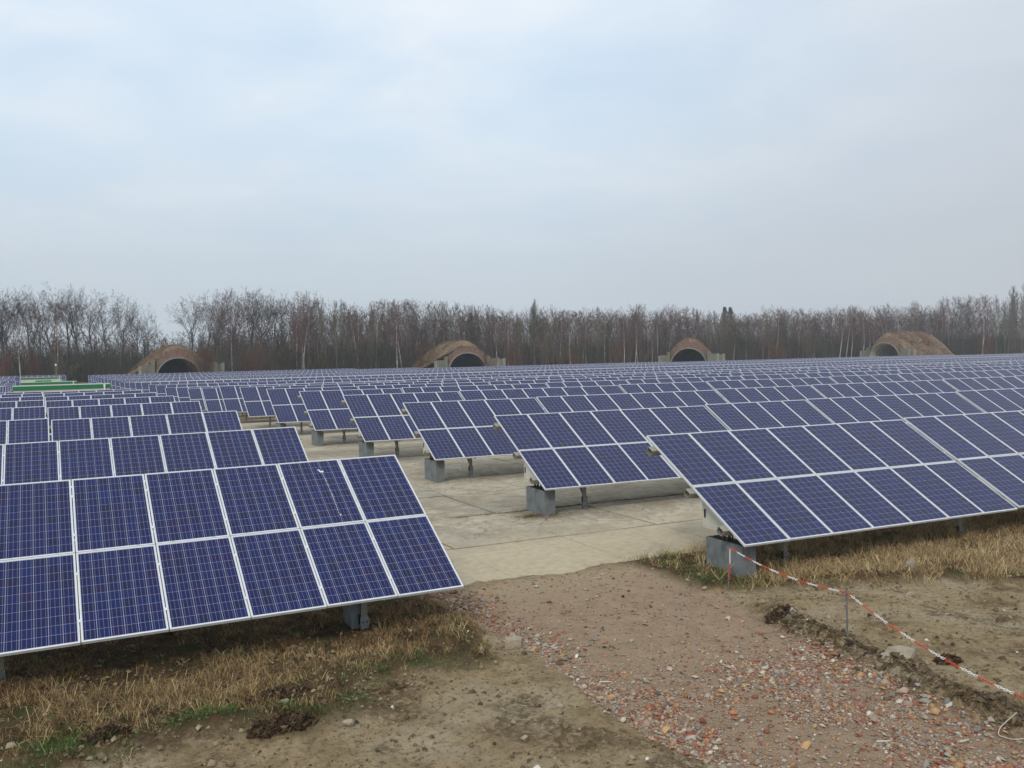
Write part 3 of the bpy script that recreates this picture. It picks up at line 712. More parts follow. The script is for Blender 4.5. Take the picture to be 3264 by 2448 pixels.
# steel rods
def rod(x, y, h, lean, lab, hook=True):
    mb = MB(); a = np.array(put(x, y, -.2)); b = np.array((x+lean[0], y+lean[1], a[2]+.2+h)); mb.tube(a, b, .011, sides=8)
    if hook: mb.tube(b-np.array((0, 0, .06)), b+np.array((.02, 0, .0)), .006, sides=5)
    o = link('steel_rod', mb.mesh('steel_rod', M_rod)); tag(o, lab, 'rod', 'steel rods holding the chain'); return b
T1 = rod(9.97, 12.12, .78, (-.015, 0), 'thin steel rod by the grey trough, with chain hanging down it')
T2 = rod(9.38, 8.98, .70, (-.02, 0.0), 'thin steel rod on the bare soil where the chain bends')
T3 = rod(8.62, 5.45, .62, (.0, 0.0), 'thin steel rod beyond the lower right where the chain ends')
def link_mesh(mt):
    V_, Fc = [], []; ns, nr = 14, 5; a_, b_, r_ = .0255, .0105, .0040
    for i in range(ns):
        t = 2*math.pi*i/ns; cx = (a_-b_)*(1 if math.cos(t) > 0 else -1)+b_*math.cos(t); cy = b_*math.sin(t)
        nx_, ny_ = math.cos(t), math.sin(t)
        for j in range(nr):
            p = 2*math.pi*j/nr; V_.append((cx+nx_*r_*math.cos(p), cy+ny_*r_*math.cos(p), r_*math.sin(p)))
    for i in range(ns):
        for j in range(nr):
            q = (i+1) % ns; w_ = (j+1) % nr; Fc.append((i*nr+j, q*nr+j, q*nr+w_, i*nr+w_))
    return fast_mesh('chain_link', np.array(V_), np.array(Fc), mt, smooth=True)
LK = [link_mesh(M_red), link_mesh(M_white)]
chain = tag(link('barrier_chain', None, None, (0, 0, 0)), 'red and white plastic chain strung between thin steel rods', 'chain')
path = []
def span(a, b, sag, n=60):
    for i in range(n+1):
        t = i/n; p = np.array(a)*(1-t)+np.array(b)*t; p[2] -= sag*4*t*(1-t); path.append(p)
t1 = T1+np.array((.045, 0, -.05)); t2 = T2+np.array((0, -.01, -.06)); t3 = T3+np.array((0, 0, -.08))
path.append(t1+np.array((-.03, -.02, -.52))); path.append(t1+np.array((-.012, -.012, -.25))); span(t1, t2, .10); span(t2, t3, .15)
path = np.array(path); seg = np.linalg.norm(np.diff(path, axis=0), axis=1); cum = np.concatenate([[0], np.cumsum(seg)])
pitch = .0425; k = 0; s_ = 0.0
while s_ < cum[-1]-pitch:
    p = [np.array([np.interp(q, cum, path[:, c]) for c in range(3)]) for q in (s_, s_+pitch)]
    mid = (p[0]+p[1])/2; d = Vector(p[1]-p[0])
    qt = d.to_track_quat('X', 'Z') @ Matrix.Rotation(R(45 if k % 2 else -45), 3, 'X').to_quaternion()
    o = link('chain_link', LK[0 if (k//6) % 2 == 0 else 1], chain, tuple(mid)); o.rotation_mode = 'QUATERNION'; o.rotation_quaternion = qt
    k += 1; s_ += pitch
mb = MB(); pts = [put(8.98, 6.28, .10), put(8.82, 6.36, .03), put(8.70, 6.30, .02), put(8.72, 6.15, .02), put(8.86, 5.98, .03), put(9.02, 5.82, .03), put(9.2, 5.6, .02)]
cr = np.array(pts); tt = np.linspace(0, len(cr)-1, 40); sm = np.stack([np.interp(tt, range(len(cr)), cr[:, c]) for c in range(3)], 1)
for _ in range(3): sm[1:-1] = (sm[:-2]+2*sm[1:-1]+sm[2:])/4
for i in range(39): mb.tube(sm[i], sm[i+1], .006, sides=5)
tag(link('loose_wire', mb.mesh('loose_wire', M_wire)), 'pale bent wire lying on the bank at the lower right', 'wire')
for (x, y, l_, an, lab) in ((8.75, 7.45, .17, .9, 'pale wooden stick on the rubble below the flat slab fragment'), (7.55, 6.75, .15, -.6, 'short weathered stick in the middle of the rubble'), (5.98, 9.62, .15, -.7, 'brown stick on the left edge of the rubble'), (8.3, 6.4, .14, -.3, 'thin pale stick near the lower right rubble')):
    mb = MB(); a = np.array(put(x, y, .02)); d = np.array((math.cos(an), math.sin(an), .05))*l_/2; mb.tube(a-d, a, .011, .013, 6); mb.tube(a, a+d+np.array((.01, .012, .0)), .013, .007, 6)
    tag(link('stick', mb.mesh('stick', M_wire)), lab, 'stick')

# ------------------------------------------------------------------ rubble in the track (stuff)
def rubble():
    rg = np.random.default_rng(3); n = 125000
    x = rg.uniform(5.2, 9.9, n); y = rg.uniform(5.2, 14.6, n)
    xl, xr = xl_edge(y), xr_edge(y)
    ins = (x > xl-.06) & (x < xr+.05)
    dl, dr = x-xl, xr-x
    edge = np.exp(-(dl/.50)**2)*1.5+np.exp(-(np.maximum(dr, 0)/.35)**2)*sstep(10.5, 9.0, y)*.9
    nearf = sstep(10.2, 7.8, y)*.85
    patch = sstep(.47, .60, fbm(x, y, 1.3, 5, 81))
    mid = np.exp(-((y-(9.0-.35*(x-7.5)))/.5)**2)*.35
    dens = np.clip((edge*.85+nearf*.8+mid)*(.13+1.2*patch)+.11, 0, 1)
    dens *= np.where((x < 6.3) & (y > 12.9), 2.2, 1)*np.where((y > 10.2)&(dl > .5), .55, 1)
    keep = ins & (rg.random(n) < dens)
    x, y = x[keep], y[keep]; n = len(x)
    size = np.exp(rg.normal(math.log(.0118), .5, n)); size = np.clip(size, .005, .05)*np.where(rg.random(n) < .52, .5, 1.0)*(1+.25*np.clip(edge[keep], 0, 1))
    z = hgt(x, y)+size*.25
    base = np.array([(1, 0, 0), (-1, 0, 0), (0, 1, 0), (0, -1, 0), (0, 0, 1), (0, 0, -1), (.62, .62, .5), (-.62, .62, .5), (.62, -.62, .5), (-.62, -.62, .5)], float)
    oc = []
    # convex-ish stone of 10 points
    top = [(6, 7, 4), (7, 9, 4), (9, 8, 4), (8, 6, 4)]
    side = [(0, 2, 6), (2, 1, 7), (1, 3, 9), (3, 0, 8), (6, 2, 7), (7, 1, 9), (9, 3, 8), (8, 0, 6)]
    bot = [(2, 0, 5), (1, 2, 5), (3, 1, 5), (0, 3, 5)]
    Fb = np.array(top+side)
    Vv = base[None]*(1+rg.normal(0, .16, (n, 10, 1)))
    Vv = Vv*np.stack([rg.uniform(.8, 1.5, n), rg.uniform(.7, 1.1, n), rg.uniform(.45, .85, n)], 1)[:, None, :]*size[:, None, None]
    a = rg.uniform(0, 6.28, n); ca, sa = np.cos(a)[:, None], np.sin(a)[:, None]
    tl = rg.normal(0, .35, n)[:, None]
    X = Vv[:, :, 0]*ca-Vv[:, :, 1]*sa; Y = Vv[:, :, 0]*sa+Vv[:, :, 1]*ca; Z = Vv[:, :, 2]+X*tl
    Vw = np.stack([X+x[:, None], Y+y[:, None], Z+z[:, None]], 2).reshape(-1, 3)
    Ff = (Fb[None]+np.arange(n)[:, None, None]*10).reshape(-1, 3)
    pal = np.array([(.31, .095, .05), (.36, .13, .065), (.25, .07, .042), (.42, .17, .065), (.46, .26, .10), (.42, .35, .25), (.50, .44, .34), (.33, .29, .23), (.27, .255, .235), (.30, .21, .15), (.38, .27, .18), (.17, .145, .12), (.60, .57, .50)])
    pw = np.array([.09, .08, .045, .09, .10, .12, .05, .10, .04, .17, .18, .02, .004]); pw /= pw.sum()
    c = pal[rg.choice(len(pal), n, p=pw)]; gm = c.mean(1, keepdims=True); c = (gm+(c-gm)*.84)*.93*rg.uniform(.72, 1.2, (n, 1))
    return fast_mesh('rubble', Vw, Ff, vcol_mat('mixed_brick_rubble', .9), np.repeat(c, 10, 0))
tag(link('rubble', rubble()), 'red, orange and grey crushed brick rubble strewn along the track', 'rubble', None, 'stuff')
# scattered soil clods and pebbles on the bare ground
def clods():
    rg = np.random.default_rng(11); n = 70000
    x = rg.uniform(-1.5, 15, n); y = rg.uniform(5, 14.4, n)
    trk, g1, g2 = zones(x, y); xe_ = xr_edge(y)
    d = .16+.9*np.exp(-((x-xe_-.22)/.28)**2)*sstep(11.4, 10.4, y)+.7*np.exp(-((y-(10.3+.12*(x-1)))/.3)**2)*sstep(4.4, 3.4, x)
    d = d*(.3+1.2*sstep(.45, .6, fbm(x, y, 2, 4, 99)))*(1-.8*trk)
    kp = rg.random(n) < d; x, y = x[kp], y[kp]; n = len(x)
    s = np.clip(np.exp(rg.normal(math.log(.015), .5, n)), .006, .06); bk = np.exp(-((x-xr_edge(y)-.22)/.28)**2)*sstep(11.4, 10.4, y); s *= 1+.5*bk
    z = hgt(x, y)+s*.15
    base = np.array([(1, 0, 0), (-.5, .87, 0), (-.5, -.87, 0), (.3, .5, .7), (-.6, 0, .7), (.3, -.5, .7), (0, 0, 1)], float)
    Fb = np.array([(0, 1, 3), (1, 4, 3), (1, 2, 4), (2, 5, 4), (2, 0, 5), (0, 3, 5), (3, 4, 6), (4, 5, 6), (5, 3, 6)])
    Vv = base[None]*(1+rg.normal(0, .2, (n, 7, 1)))*s[:, None, None]*np.array([1.2, .95, .8])
    a = rg.uniform(0, 6.28, n); ca, sa = np.cos(a)[:, None], np.sin(a)[:, None]
    X = Vv[:, :, 0]*ca-Vv[:, :, 1]*sa; Y = Vv[:, :, 0]*sa+Vv[:, :, 1]*ca
    Vw = np.stack([X+x[:, None], Y+y[:, None], Vv[:, :, 2]+z[:, None]], 2).reshape(-1, 3)
    pal = np.array([(.16, .115, .065), (.22, .17, .10), (.10, .07, .04), (.28, .22, .14), (.06, .042, .028)])
    ci = rg.choice(5, n, p=[.3, .28, .2, .15, .07]); c = pal[ci]*rg.uniform(.8, 1.2, (n, 1)); c = np.where((rg.random(n) < .012)[:, None], np.array([(.6, .57, .5)]), c)
    c = c*(1-.45*bk[:, None])
    return fast_mesh('soil_clods', Vw, (Fb[None]+np.arange(n)[:, None, None]*7).reshape(-1, 3), vcol_mat('soil_clods', 1), np.repeat(c, 7, 0))
o = tag(link('soil_clods', clods()), 'loose clods and pebbles of tan and dark soil on the bare ground', 'soil', None, 'stuff')

# ------------------------------------------------------------------ grass
def blades(x, y, h, w_, lean, col, seed, segs=2):
    rg = np.random.default_rng(seed); n = len(x); z = hgt(x, y)-.01
    a = rg.uniform(0, 6.28, n); dx, dy = np.cos(a), np.sin(a)
    b = rg.uniform(0, 6.28, n); px_, py_ = np.cos(b)*w_/2, np.sin(b)*w_/2
    p1 = np.stack([x+dx*lean*h*.3, y+dy*lean*h*.3, z+h*.6], 1)
    p2 = np.stack([x+dx*lean*h, y+dy*lean*h, z+h*np.clip(1.0-.42*lean, .18, 1)], 1)
    p0 = np.stack([x, y, z], 1); s = np.stack([px_, py_, 0*px_], 1)
    Vw = np.stack([p0-s, p0+s, p1-s*.8, p1+s*.8, p2], 1).reshape(-1, 3)
    Fb = np.array([(0, 1, 3), (0, 3, 2), (2, 3, 4)])
    Ff = (Fb[None]+np.arange(n)[:, None, None]*5).reshape(-1, 3)
    return Vw, Ff, np.repeat(col, 5, 0)
def grass_obj(name, sampler, n_tuft, per, seed, label, hmean, green=.15, wmul=1.0, dry=None):
    rg = np.random.default_rng(seed)
    tx, ty, dens = sampler(rg, n_tuft)
    kp = rg.random(len(tx)) < dens; tx, ty = tx[kp], ty[kp]; n = len(tx)
    th = hmean*np.exp(rg.normal(0, .3, n))*(.55+.9*fbm(tx, ty, 1.1, 3, seed))
    isg = rg.random(n) < green(tx, ty) if callable(green) else rg.random(n) < green
    th = np.where(isg, th*.5, th)
    la, lb = rg.uniform(0, 6.28, n), rg.uniform(0, .5, n)
    k = per; X = np.repeat(tx, k)+rg.normal(0, .04, n*k); Y = np.repeat(ty, k)+rg.normal(0, .04, n*k)
    H = np.repeat(th, k)*rg.uniform(.45, 1.1, n*k)
    W_ = rg.uniform(.0025, .006, n*k)*wmul
    dryp = np.array(dry or [(.44, .31, .14), (.56, .42, .21), (.33, .21, .095), (.21, .125, .06), (.38, .25, .12), (.12, .07, .035), (.17, .10, .05)])
    grp = np.array([(.075, .14, .03), (.12, .19, .045), (.05, .095, .022)])
    c0 = dryp[rg.choice(len(dryp), n)]; c1 = grp[rg.choice(3, n)]
    tc_ = np.where(isg[:, None], c1, c0); cl = np.repeat(tc_, k, 0)*rg.uniform(.65, 1.3, (n*k, 1))
    V_, F_, c_ = blades(X, Y, H, W_, np.clip(np.repeat(lb, k)*1.2+rg.uniform(.3, 1.6, n*k), .3, 2.1), cl, seed+1)
    return tag(link(name, fast_mesh(name, V_, F_, M_grass, c_)), label, 'grass', None, 'stuff')
M_grass = vcol_mat('grass_blades', .8)
def samp_left(rg, n):
    x = rg.uniform(-2.2, 5.7, n); y = rg.uniform(9.8, 14.9, n); _, gl_, _ = zones(x, y)
    clump = sstep(.38, .58, fbm(x, y, 2.3, 4, 14))
    return x, y, gl_*(.12+.88*clump)*sstep(15.2, 13.2, y)*np.interp(y, [9.8, 10.8, 11.3], [.6, .8, 1])*np.interp(y, [11.9, 12.6], [1, .45])  # thinned under the table, so dark thatch stands in for deeper shade
def green_left(x, y): return np.clip(1.0-(y-np.interp(x, [-.6, 2.1, 3.3, 5.1], [10.0, 9.95, 10.4, 11.0]))/1.15, .08, .95)*(.55+1.1*sstep(.36, .52, fbm(x, y, 1.5, 3, 61)))+.06
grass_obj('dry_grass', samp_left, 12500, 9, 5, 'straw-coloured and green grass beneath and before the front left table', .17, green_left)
def samp_right(rg, n):
    x = rg.uniform(9.4, 21, n); y = rg.uniform(9.2, 15.3, n); _, _, gr_ = zones(x, y)
    clump = sstep(.34, .56, fbm(x, y, 2.0, 4, 15))
    return x, y, gr_*(.2+.8*clump)*np.interp(y, [12.1, 12.9], [1, .40])  # sparser beneath the tables, baring dark thatch as painted shade
def green_right(x, y): return np.where((x < 10.7) & (y > 12.0), .7, .05)
grass_obj('dry_grass', samp_right, 19000, 9, 6, 'tall straw-coloured grass in front of and beneath the front right tables', .23, green_right, 1.15, [(.56, .42, .21), (.62, .49, .27), (.40, .27, .13), (.48, .34, .17), (.22, .13, .065), (.30, .19, .09)])
def samp_sparse(rg, n):
    x = rg.uniform(-1.5, 15, n); y = rg.uniform(6, 12.5, n); a, b, c = zones(x, y)
    return x, y, (1-a)*(1-b)*(1-c)*sstep(.55, .7, fbm(x, y, 1.2, 4, 16))*.5
grass_obj('sparse_grass', samp_sparse, 2600, 5, 8, 'short sparse weeds scattered over the bare soil', .05, .3)
def samp_joint(rg, n):
    m_ = n//6; xs, ys = [], []
    xs.append(rg.uniform(7.9, 22, m_*2)); ys.append(rg.normal(20.98, .10, m_*2))
    xs.append(rg.uniform(9.6, 12.5, m_)); ys.append(rg.normal(20.95, .22, m_))
    for k in range(1, 4): xs.append(RX[k]+.2+rg.normal(-.15, .42, m_*2)); ys.append(RY[k]-2*PV*ct+.55+rg.normal(0, .32, m_*2))
    for yy, a, b in ((24.3, 8, 18), (27.65, 8, 18), (17.6, 9.9, 16)): xs.append(rg.uniform(a, b, m_//2)); ys.append(rg.normal(yy, .03, m_//2))
    for xx in (9.85, 12.4): xs.append(rg.normal(xx, .02, m_//3)); ys.append(rg.uniform(18, 34, m_//3))
    x = np.concatenate(xs); y = np.concatenate(ys); return x, y, .25+.75*sstep(.4, .6, fbm(x, y, 1.4, 3, 19))
grass_obj('joint_weeds', samp_joint, 6500, 6, 9, 'low brown moss and weeds in the slab joints and round the troughs', .055, .25, 1.6, [(.15, .11, .05), (.11, .085, .04), (.19, .14, .07)])
def samp_far(rg, n):
    y = rg.uniform(221, 233, n); x = rg.uniform(-25, 330, n); return x, y, np.ones(n)
def far_grass():
    rg = np.random.default_rng(12); n = 9000; x = rg.uniform(-30, 345, n); y = rg.uniform(216.5, 236, n)
    x2 = rg.uniform(1.2, 5.6, 2500); y2 = rg.uniform(160, 236, 2500); x = np.concatenate([x, x2]); y = np.concatenate([y, y2]); n = len(x)
    c = np.array([(.27, .18, .09), (.21, .14, .075), (.16, .11, .06)])[rg.choice(3, n)]*rg.uniform(.7, 1.2, (n, 1))
    V_, F_, c_ = blades(x, y, rg.uniform(.2, .6, n), rg.uniform(.12, .3, n), rg.uniform(.1, .6, n), c*1.25, 13)
    return fast_mesh('dead_grass_strip', V_, F_, M_grass, c_)
tag(link('dead_grass_strip', far_grass()), 'strip of dead brown grass between the far rows and the trees', 'grass', None, 'stuff')

# ------------------------------------------------------------------ transformer stations
def tstation(xr_, y, g, top, lab):
    root = tag(link('transformer_station', None, None, (xr_-7.12, y, g)), lab, 'transformer station', 'green-roofed transformer stations between the rows')
    h = top-g; W_ = 7.12; D = 2.6; mb = MB(); mb.box(.06, W_-.06, .06, D-.06, -.4, h-.30); link('wall', mb.mesh('wall', M_wallc), root)
    mb = MB(); mb.box(0, W_, 0, .05, h-.30, h); mb.box(0, W_, D-.05, D, h-.30, h); mb.box(0, .05, .05, D-.05, h-.30, h); mb.box(W_-.05, W_, .05, D-.05, h-.30, h)
    link('fascia', mb.mesh('fascia', M_green), root)
    mb = MB(); mb.prism([(-.02, h+.002), (D+.02, h+.002), (D+.02, h+.03), (-.02, h+.03)], -.02, W_+.02); link('roof', mb.mesh('roof', M_roofc), root)
    for j in range(2):
        mb = MB(); x0 = 2.5+j*1.42; mb.box(x0, x0+1.38, .02, .058, 0, h-.55)
        d = link('door', mb.mesh('door', M_green), root)
        mb = MB()
        for q in range(6): mb.box(x0+.2, x0+1.18, .005, .02, h-1.2+q*.09, h-1.15+q*.09)
        link('louvre', mb.mesh('louvre', M_green), d)
    mb = MB(); mb.tube((W_-.45, -.06, h-.62), (W_-.45, -.06, h-.06), .07, sides=8); mb.tube((W_-.45, -.06, h-.10), (W_-.45, -.06, h-.02), .11, .07, 8)
    link('vent_pipe', mb.mesh('vent_pipe', M_white), root)
tstation(4.18, 83, -.95, 1.98, 'cream transformer station with green fascia, the largest-looking one nearest the front left tables')
tstation(2.95, 145, -1.62, .93, 'cream transformer station with green fascia, half hidden behind the nearest station')
tstation(1.45, 200, -1.85, .66, 'small cream transformer station with green fascia, the last of the three')
mb = MB(); g = -1.5; mb.tube((.5, 222, g-.3), (.5, 222, 2.75), .06, .045, 8)
lamp = tag(link('lamp_post', None, None, (0, 0, 0)), 'short pale post with a white head behind the last transformer station', 'lamp post')
link('pole', mb.mesh('pole', M_galv), lamp)
mb = MB(); mb.tube((.5, 222, 2.75), (.5, 222, 3.05), .17, .20, 10); mb.tube((.5, 222, 3.05), (.5, 222, 3.15), .20, .10, 10); link('lamp_head', mb.mesh('lamp_head', M_white), lamp)
# ------------------------------------------------------------------ earth-covered aircraft shelters
def shelter(cx, cy, az, R_, Hm, sig, lab, lining, seed, left=1.0, g=-1.8):
    root = tag(link('aircraft_shelter', None, None, (cx, cy, g), (0, 0, -az)), lab, 'shelter', 'earth-covered aircraft shelters along the wood')
    # corrugated lining
    mb = MB(); nt_, nl = 28, 44; Ln = 24
    vs = []
    for j in range(nl+1):
        rr = R_-.0-.13*(j % 2)
        for i in range(nt_+1):
            t = math.pi*i/nt_; vs.append((rr*math.cos(t), .05+Ln*j/nl, rr*math.sin(t)))
    fs = [(j*(nt_+1)+i, (j+1)*(nt_+1)+i, (j+1)*(nt_+1)+i+1, j*(nt_+1)+i+1) for j in range(nl) for i in range(nt_)]
    mb.add(vs, fs); b = [(R_*math.cos(math.pi*i/nt_), Ln, R_*math.sin(math.pi*i/nt_)) for i in range(nt_+1)]; mb.add(b, [tuple(range(nt_+1))])
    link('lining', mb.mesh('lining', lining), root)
    mb = MB(); Ro = R_+.22; vs = []
    for i in range(nt_+1):
        t = math.pi*i/nt_; c, s = math.cos(t), math.sin(t)
        vs += [(R_*c, -.35, R_*s), (Ro*c, -.35, Ro*s), (Ro*c, .3, Ro*s), (R_*c, .3, R_*s)]
    fs = []
    for i in range(nt_):
        for q in range(4): a = i*4; fs.append((a+q, a+4+q, a+4+(q+1) % 4, a+(q+1) % 4))
    mb.add(vs, fs); link('arch_rim', mb.mesh('arch_rim', M_conclight), root)
    rr = random.Random(seed)
    mb = MB(); nr = 6; vs = []
    for i in range(nt_*2+1):
        t = math.pi*i/(nt_*2); c, s = math.cos(t), math.sin(t)
        wd = .6+1.5*s
        for q in range(nr):
            f = q/(nr-1); r_ = Ro+wd*f*(.8+.4*rr.random())
            vs.append((r_*c, -.1+1.9*f+rr.uniform(-.15, .15)*(q > 0), max(r_*s*(1+.0*f), 0)))
    fs = [(i*nr+q, i*nr+q+1, (i+1)*nr+q+1, (i+1)*nr+q) for i in range(nt_*2) for q in range(nr-1)]
    mb.add(vs, fs); link('earth_face', mb.mesh('earth_face', M_brick), root)
    xs = np.linspace(-19, 19, 70); ys = np.linspace(1.2, 33, 46); X, Y = np.meshgrid(xs, ys)
    sg = np.where(X < 0, sig*left, sig)
    Z = Hm*np.exp(-(X/sg)**2)*sstep(34, 24, Y)*(.80+.20*sstep(.6, 4, Y))+1.1*(fbm(X+seed*9, Y, .35, 4, seed)-.5)*sstep(0, 3, Hm*np.exp(-(X/sg)**2))
    Z = Z-1.1*(1-np.exp(-(X/sg)**2))
    Z = np.where((np.abs(X) < R_+.3) & (Y < 26), np.maximum(Z, np.sqrt(np.maximum((R_+.4)**2-X**2, 0))), Z)-.15
    id_ = np.arange(X.size).reshape(X.shape)
    Q_ = np.stack([id_[:-1, :-1].ravel(), id_[:-1, 1:].ravel(), id_[1:, 1:].ravel(), id_[1:, :-1].ravel()], 1)
    link('grass_mound', fast_mesh('grass_mound', np.stack([X.ravel(), Y.ravel(), Z.ravel()], 1), Q_, M_mound, smooth=True), root)
    for sd_ in (-1, 1):
        x0 = (R_+.3); top = 3.55
        for j, (a, b_, h, mt) in enumerate(((0, .9, 4.3, M_conc), (.9, 2.9, 3.6, M_conc), (2.9, 3.6, 3.7, M_conclight), (3.6, 4.6, 3.3, M_conc), (4.6, 5.3, 3.55, M_conclight))):
            if sd_ < 0 and j > 2: continue
            mb = MB(); xa, xb = sorted((sd_*(x0+a+.01), sd_*(x0+b_-.01))); mb.box(xa, xb, -.1+.05*j, .9, -.5, h-.25*(sd_ < 0)*j)
            link('wall_panel', mb.mesh('wall_panel', mt), root)
    # tufts on the crest
    rg = np.random.default_rng(seed); n = 7000; x = rg.uniform(-14, 14, n); y = rg.uniform(1.0, 24, n)
    z = Hm*np.exp(-(x/np.where(x < 0, sig*left, sig))**2)*(.80+.20*sstep(.6, 4, y)); k = z > 1.2; x, y, z = x[k], y[k], z[k]; n = len(x)
    h = rg.uniform(.1, .5, n); w_ = rg.uniform(.05, .16, n); V_ = np.stack([np.stack([x-w_, y, z-1.1*(1-z/Hm)-.35], 1), np.stack([x+w_, y, z-1.1*(1-z/Hm)-.35], 1), np.stack([x+rg.normal(0, .2, n), y, z-1.1*(1-z/Hm)+h-.1], 1)], 1).reshape(-1, 3)
    c = np.array([(.22, .16, .09), (.18, .125, .07), (.14, .085, .05)])[rg.choice(3, n)]*rg.uniform(.7, 1.2, (n, 1))
    o = link('crest_grass', fast_mesh('crest_grass', V_, np.arange(3*n).reshape(-1, 3), M_grass, np.repeat(c, 3, 0)), root); o['kind'] = 'stuff'
    return root
SH = [(26.4, 230, R(2), 4.85, 7.9, 8.8, 'earth-covered aircraft shelter with pitch-dark arch, the one nearest the green-roofed stations', M_innershade, 3, 1.1, -1.0),
      (100.6, 230, R(12), 5.1, 8.6, 7.6, 'earth-covered aircraft shelter with long russet slope left of its dark arch', M_innershade, 4, 1.5, -1.4),
      (174.5, 230, R(40), 5.3, 8.6, 7.4, 'earth-covered aircraft shelter with pale wing wall right of its dark arch', M_innershade, 5, 1.0, -1.5),
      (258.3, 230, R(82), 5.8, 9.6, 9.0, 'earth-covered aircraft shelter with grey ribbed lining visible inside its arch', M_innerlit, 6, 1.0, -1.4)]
for s in SH: shelter(*s)

# ------------------------------------------------------------------ bare winter trees
class TM:
    def __init__(s): s.v = []; s.f = []; s.n = 0
    def seg(s, a, b, r0, r1, sides):
        d = b-a; l = math.sqrt(d@d)
        if l < 1e-4: return
        d = d/l; h = np.array([0., 0, 1]) if abs(d[2]) < .9 else np.array([1., 0, 0])
        e = np.array([d[1]*h[2]-d[2]*h[1], d[2]*h[0]-d[0]*h[2], d[0]*h[1]-d[1]*h[0]]); e /= math.sqrt(e@e)
        g = np.array([d[1]*e[2]-d[2]*e[1], d[2]*e[0]-d[0]*e[2], d[0]*e[1]-d[1]*e[0]])
        for c, r in ((a, r0), (b, r1)):
            for k in range(sides):
                t = 6.2832*k/sides; s.v.append(c+r*(math.cos(t)*e+math.sin(t)*g))
        for k in range(sides):
            q = (k+1) % sides; s.f.append((s.n+k, s.n+q, s.n+sides+q)); s.f.append((s.n+k, s.n+sides+q, s.n+sides+k))
        s.n += 2*sides
    def tri(s, a, b, w_, rr):
        p = np.array([rr.gauss(0, 1), rr.gauss(0, 1), rr.gauss(0, .3)]); p = p/math.sqrt(p@p)*w_/2
        s.v += [a-p, a+p, b]; s.f.append((s.n, s.n+1, s.n+2)); s.n += 3
def grow(T, Cn, p, d, ln, r, lvl, P, rr):
    """trunk and limbs go into T, finer wood into Cn"""
    segs = P['segs'][lvl]; M = T if lvl <= P['trunk_lvl'] else Cn; pts = [p]
    sd = (6, 4, 3, 3)[min(lvl, 3)]
    for i in range(segs):
        d = d+np.array([rr.gauss(0, P['wob'][lvl]), rr.gauss(0, P['wob'][lvl]), P['up'][lvl]]); d /= math.sqrt(d@d)
        q = p+d*ln/segs; r1 = max(r*(1-(1-P['taper'])*(i+1)/segs), .008)
        M.seg(p, q, max(r*(1-(1-P['taper'])*i/segs), .008), r1, sd); p = q; pts.append((p, d, r1))
    n = P['kids'][lvl]
    if lvl+1 < len(P['kids']):
        for k in range(n):
            f = P['from'][lvl]+(1-P['from'][lvl])*((k+rr.random())/n); i = min(int(f*segs)+1, segs); q, dd, rl = pts[i]; pp = pts[i-1][0] if i > 1 else pts[0]
            t = f*segs-(i-1); q = pp+(q-pp)*max(0, min(1, t))
            a = rr.uniform(0, 6.283) if lvl else 2.4*k+rr.uniform(-.5, .5)
            h = np.array([0., 0, 1]) if abs(dd[2]) < .9 else np.array([1., 0, 0]); e = np.cross(dd, h); e /= math.sqrt(e@e); g = np.cross(dd, e)
            an = P['ang'][lvl]*rr.uniform(.7, 1.3)
            nd = dd*math.cos(an)+(e*math.cos(a)+g*math.sin(a))*math.sin(an)
            l2 = ln*P['len'][lvl]*rr.uniform(.7, 1.2)*(1-P['fall'][lvl]*(f-P['from'][lvl])/(1-P['from'][lvl]+1e-6))
            grow(T, Cn, q, nd, l2, rl*P['rad'][lvl], lvl+1, P, rr)
    else:
        for k in range(n):
            i = rr.randint(1, segs); q = pts[i][0]; dd = pts[i][1]
            nd = dd+np.array([rr.gauss(0, .6), rr.gauss(0, .6), rr.gauss(P.get('tw_up', .1), .35)]); nd /= math.sqrt(nd@nd)
            Cn.tri(q-nd*.1, q+nd*P['tw']*rr.uniform(.5, 1.3), P['tww'], rr)
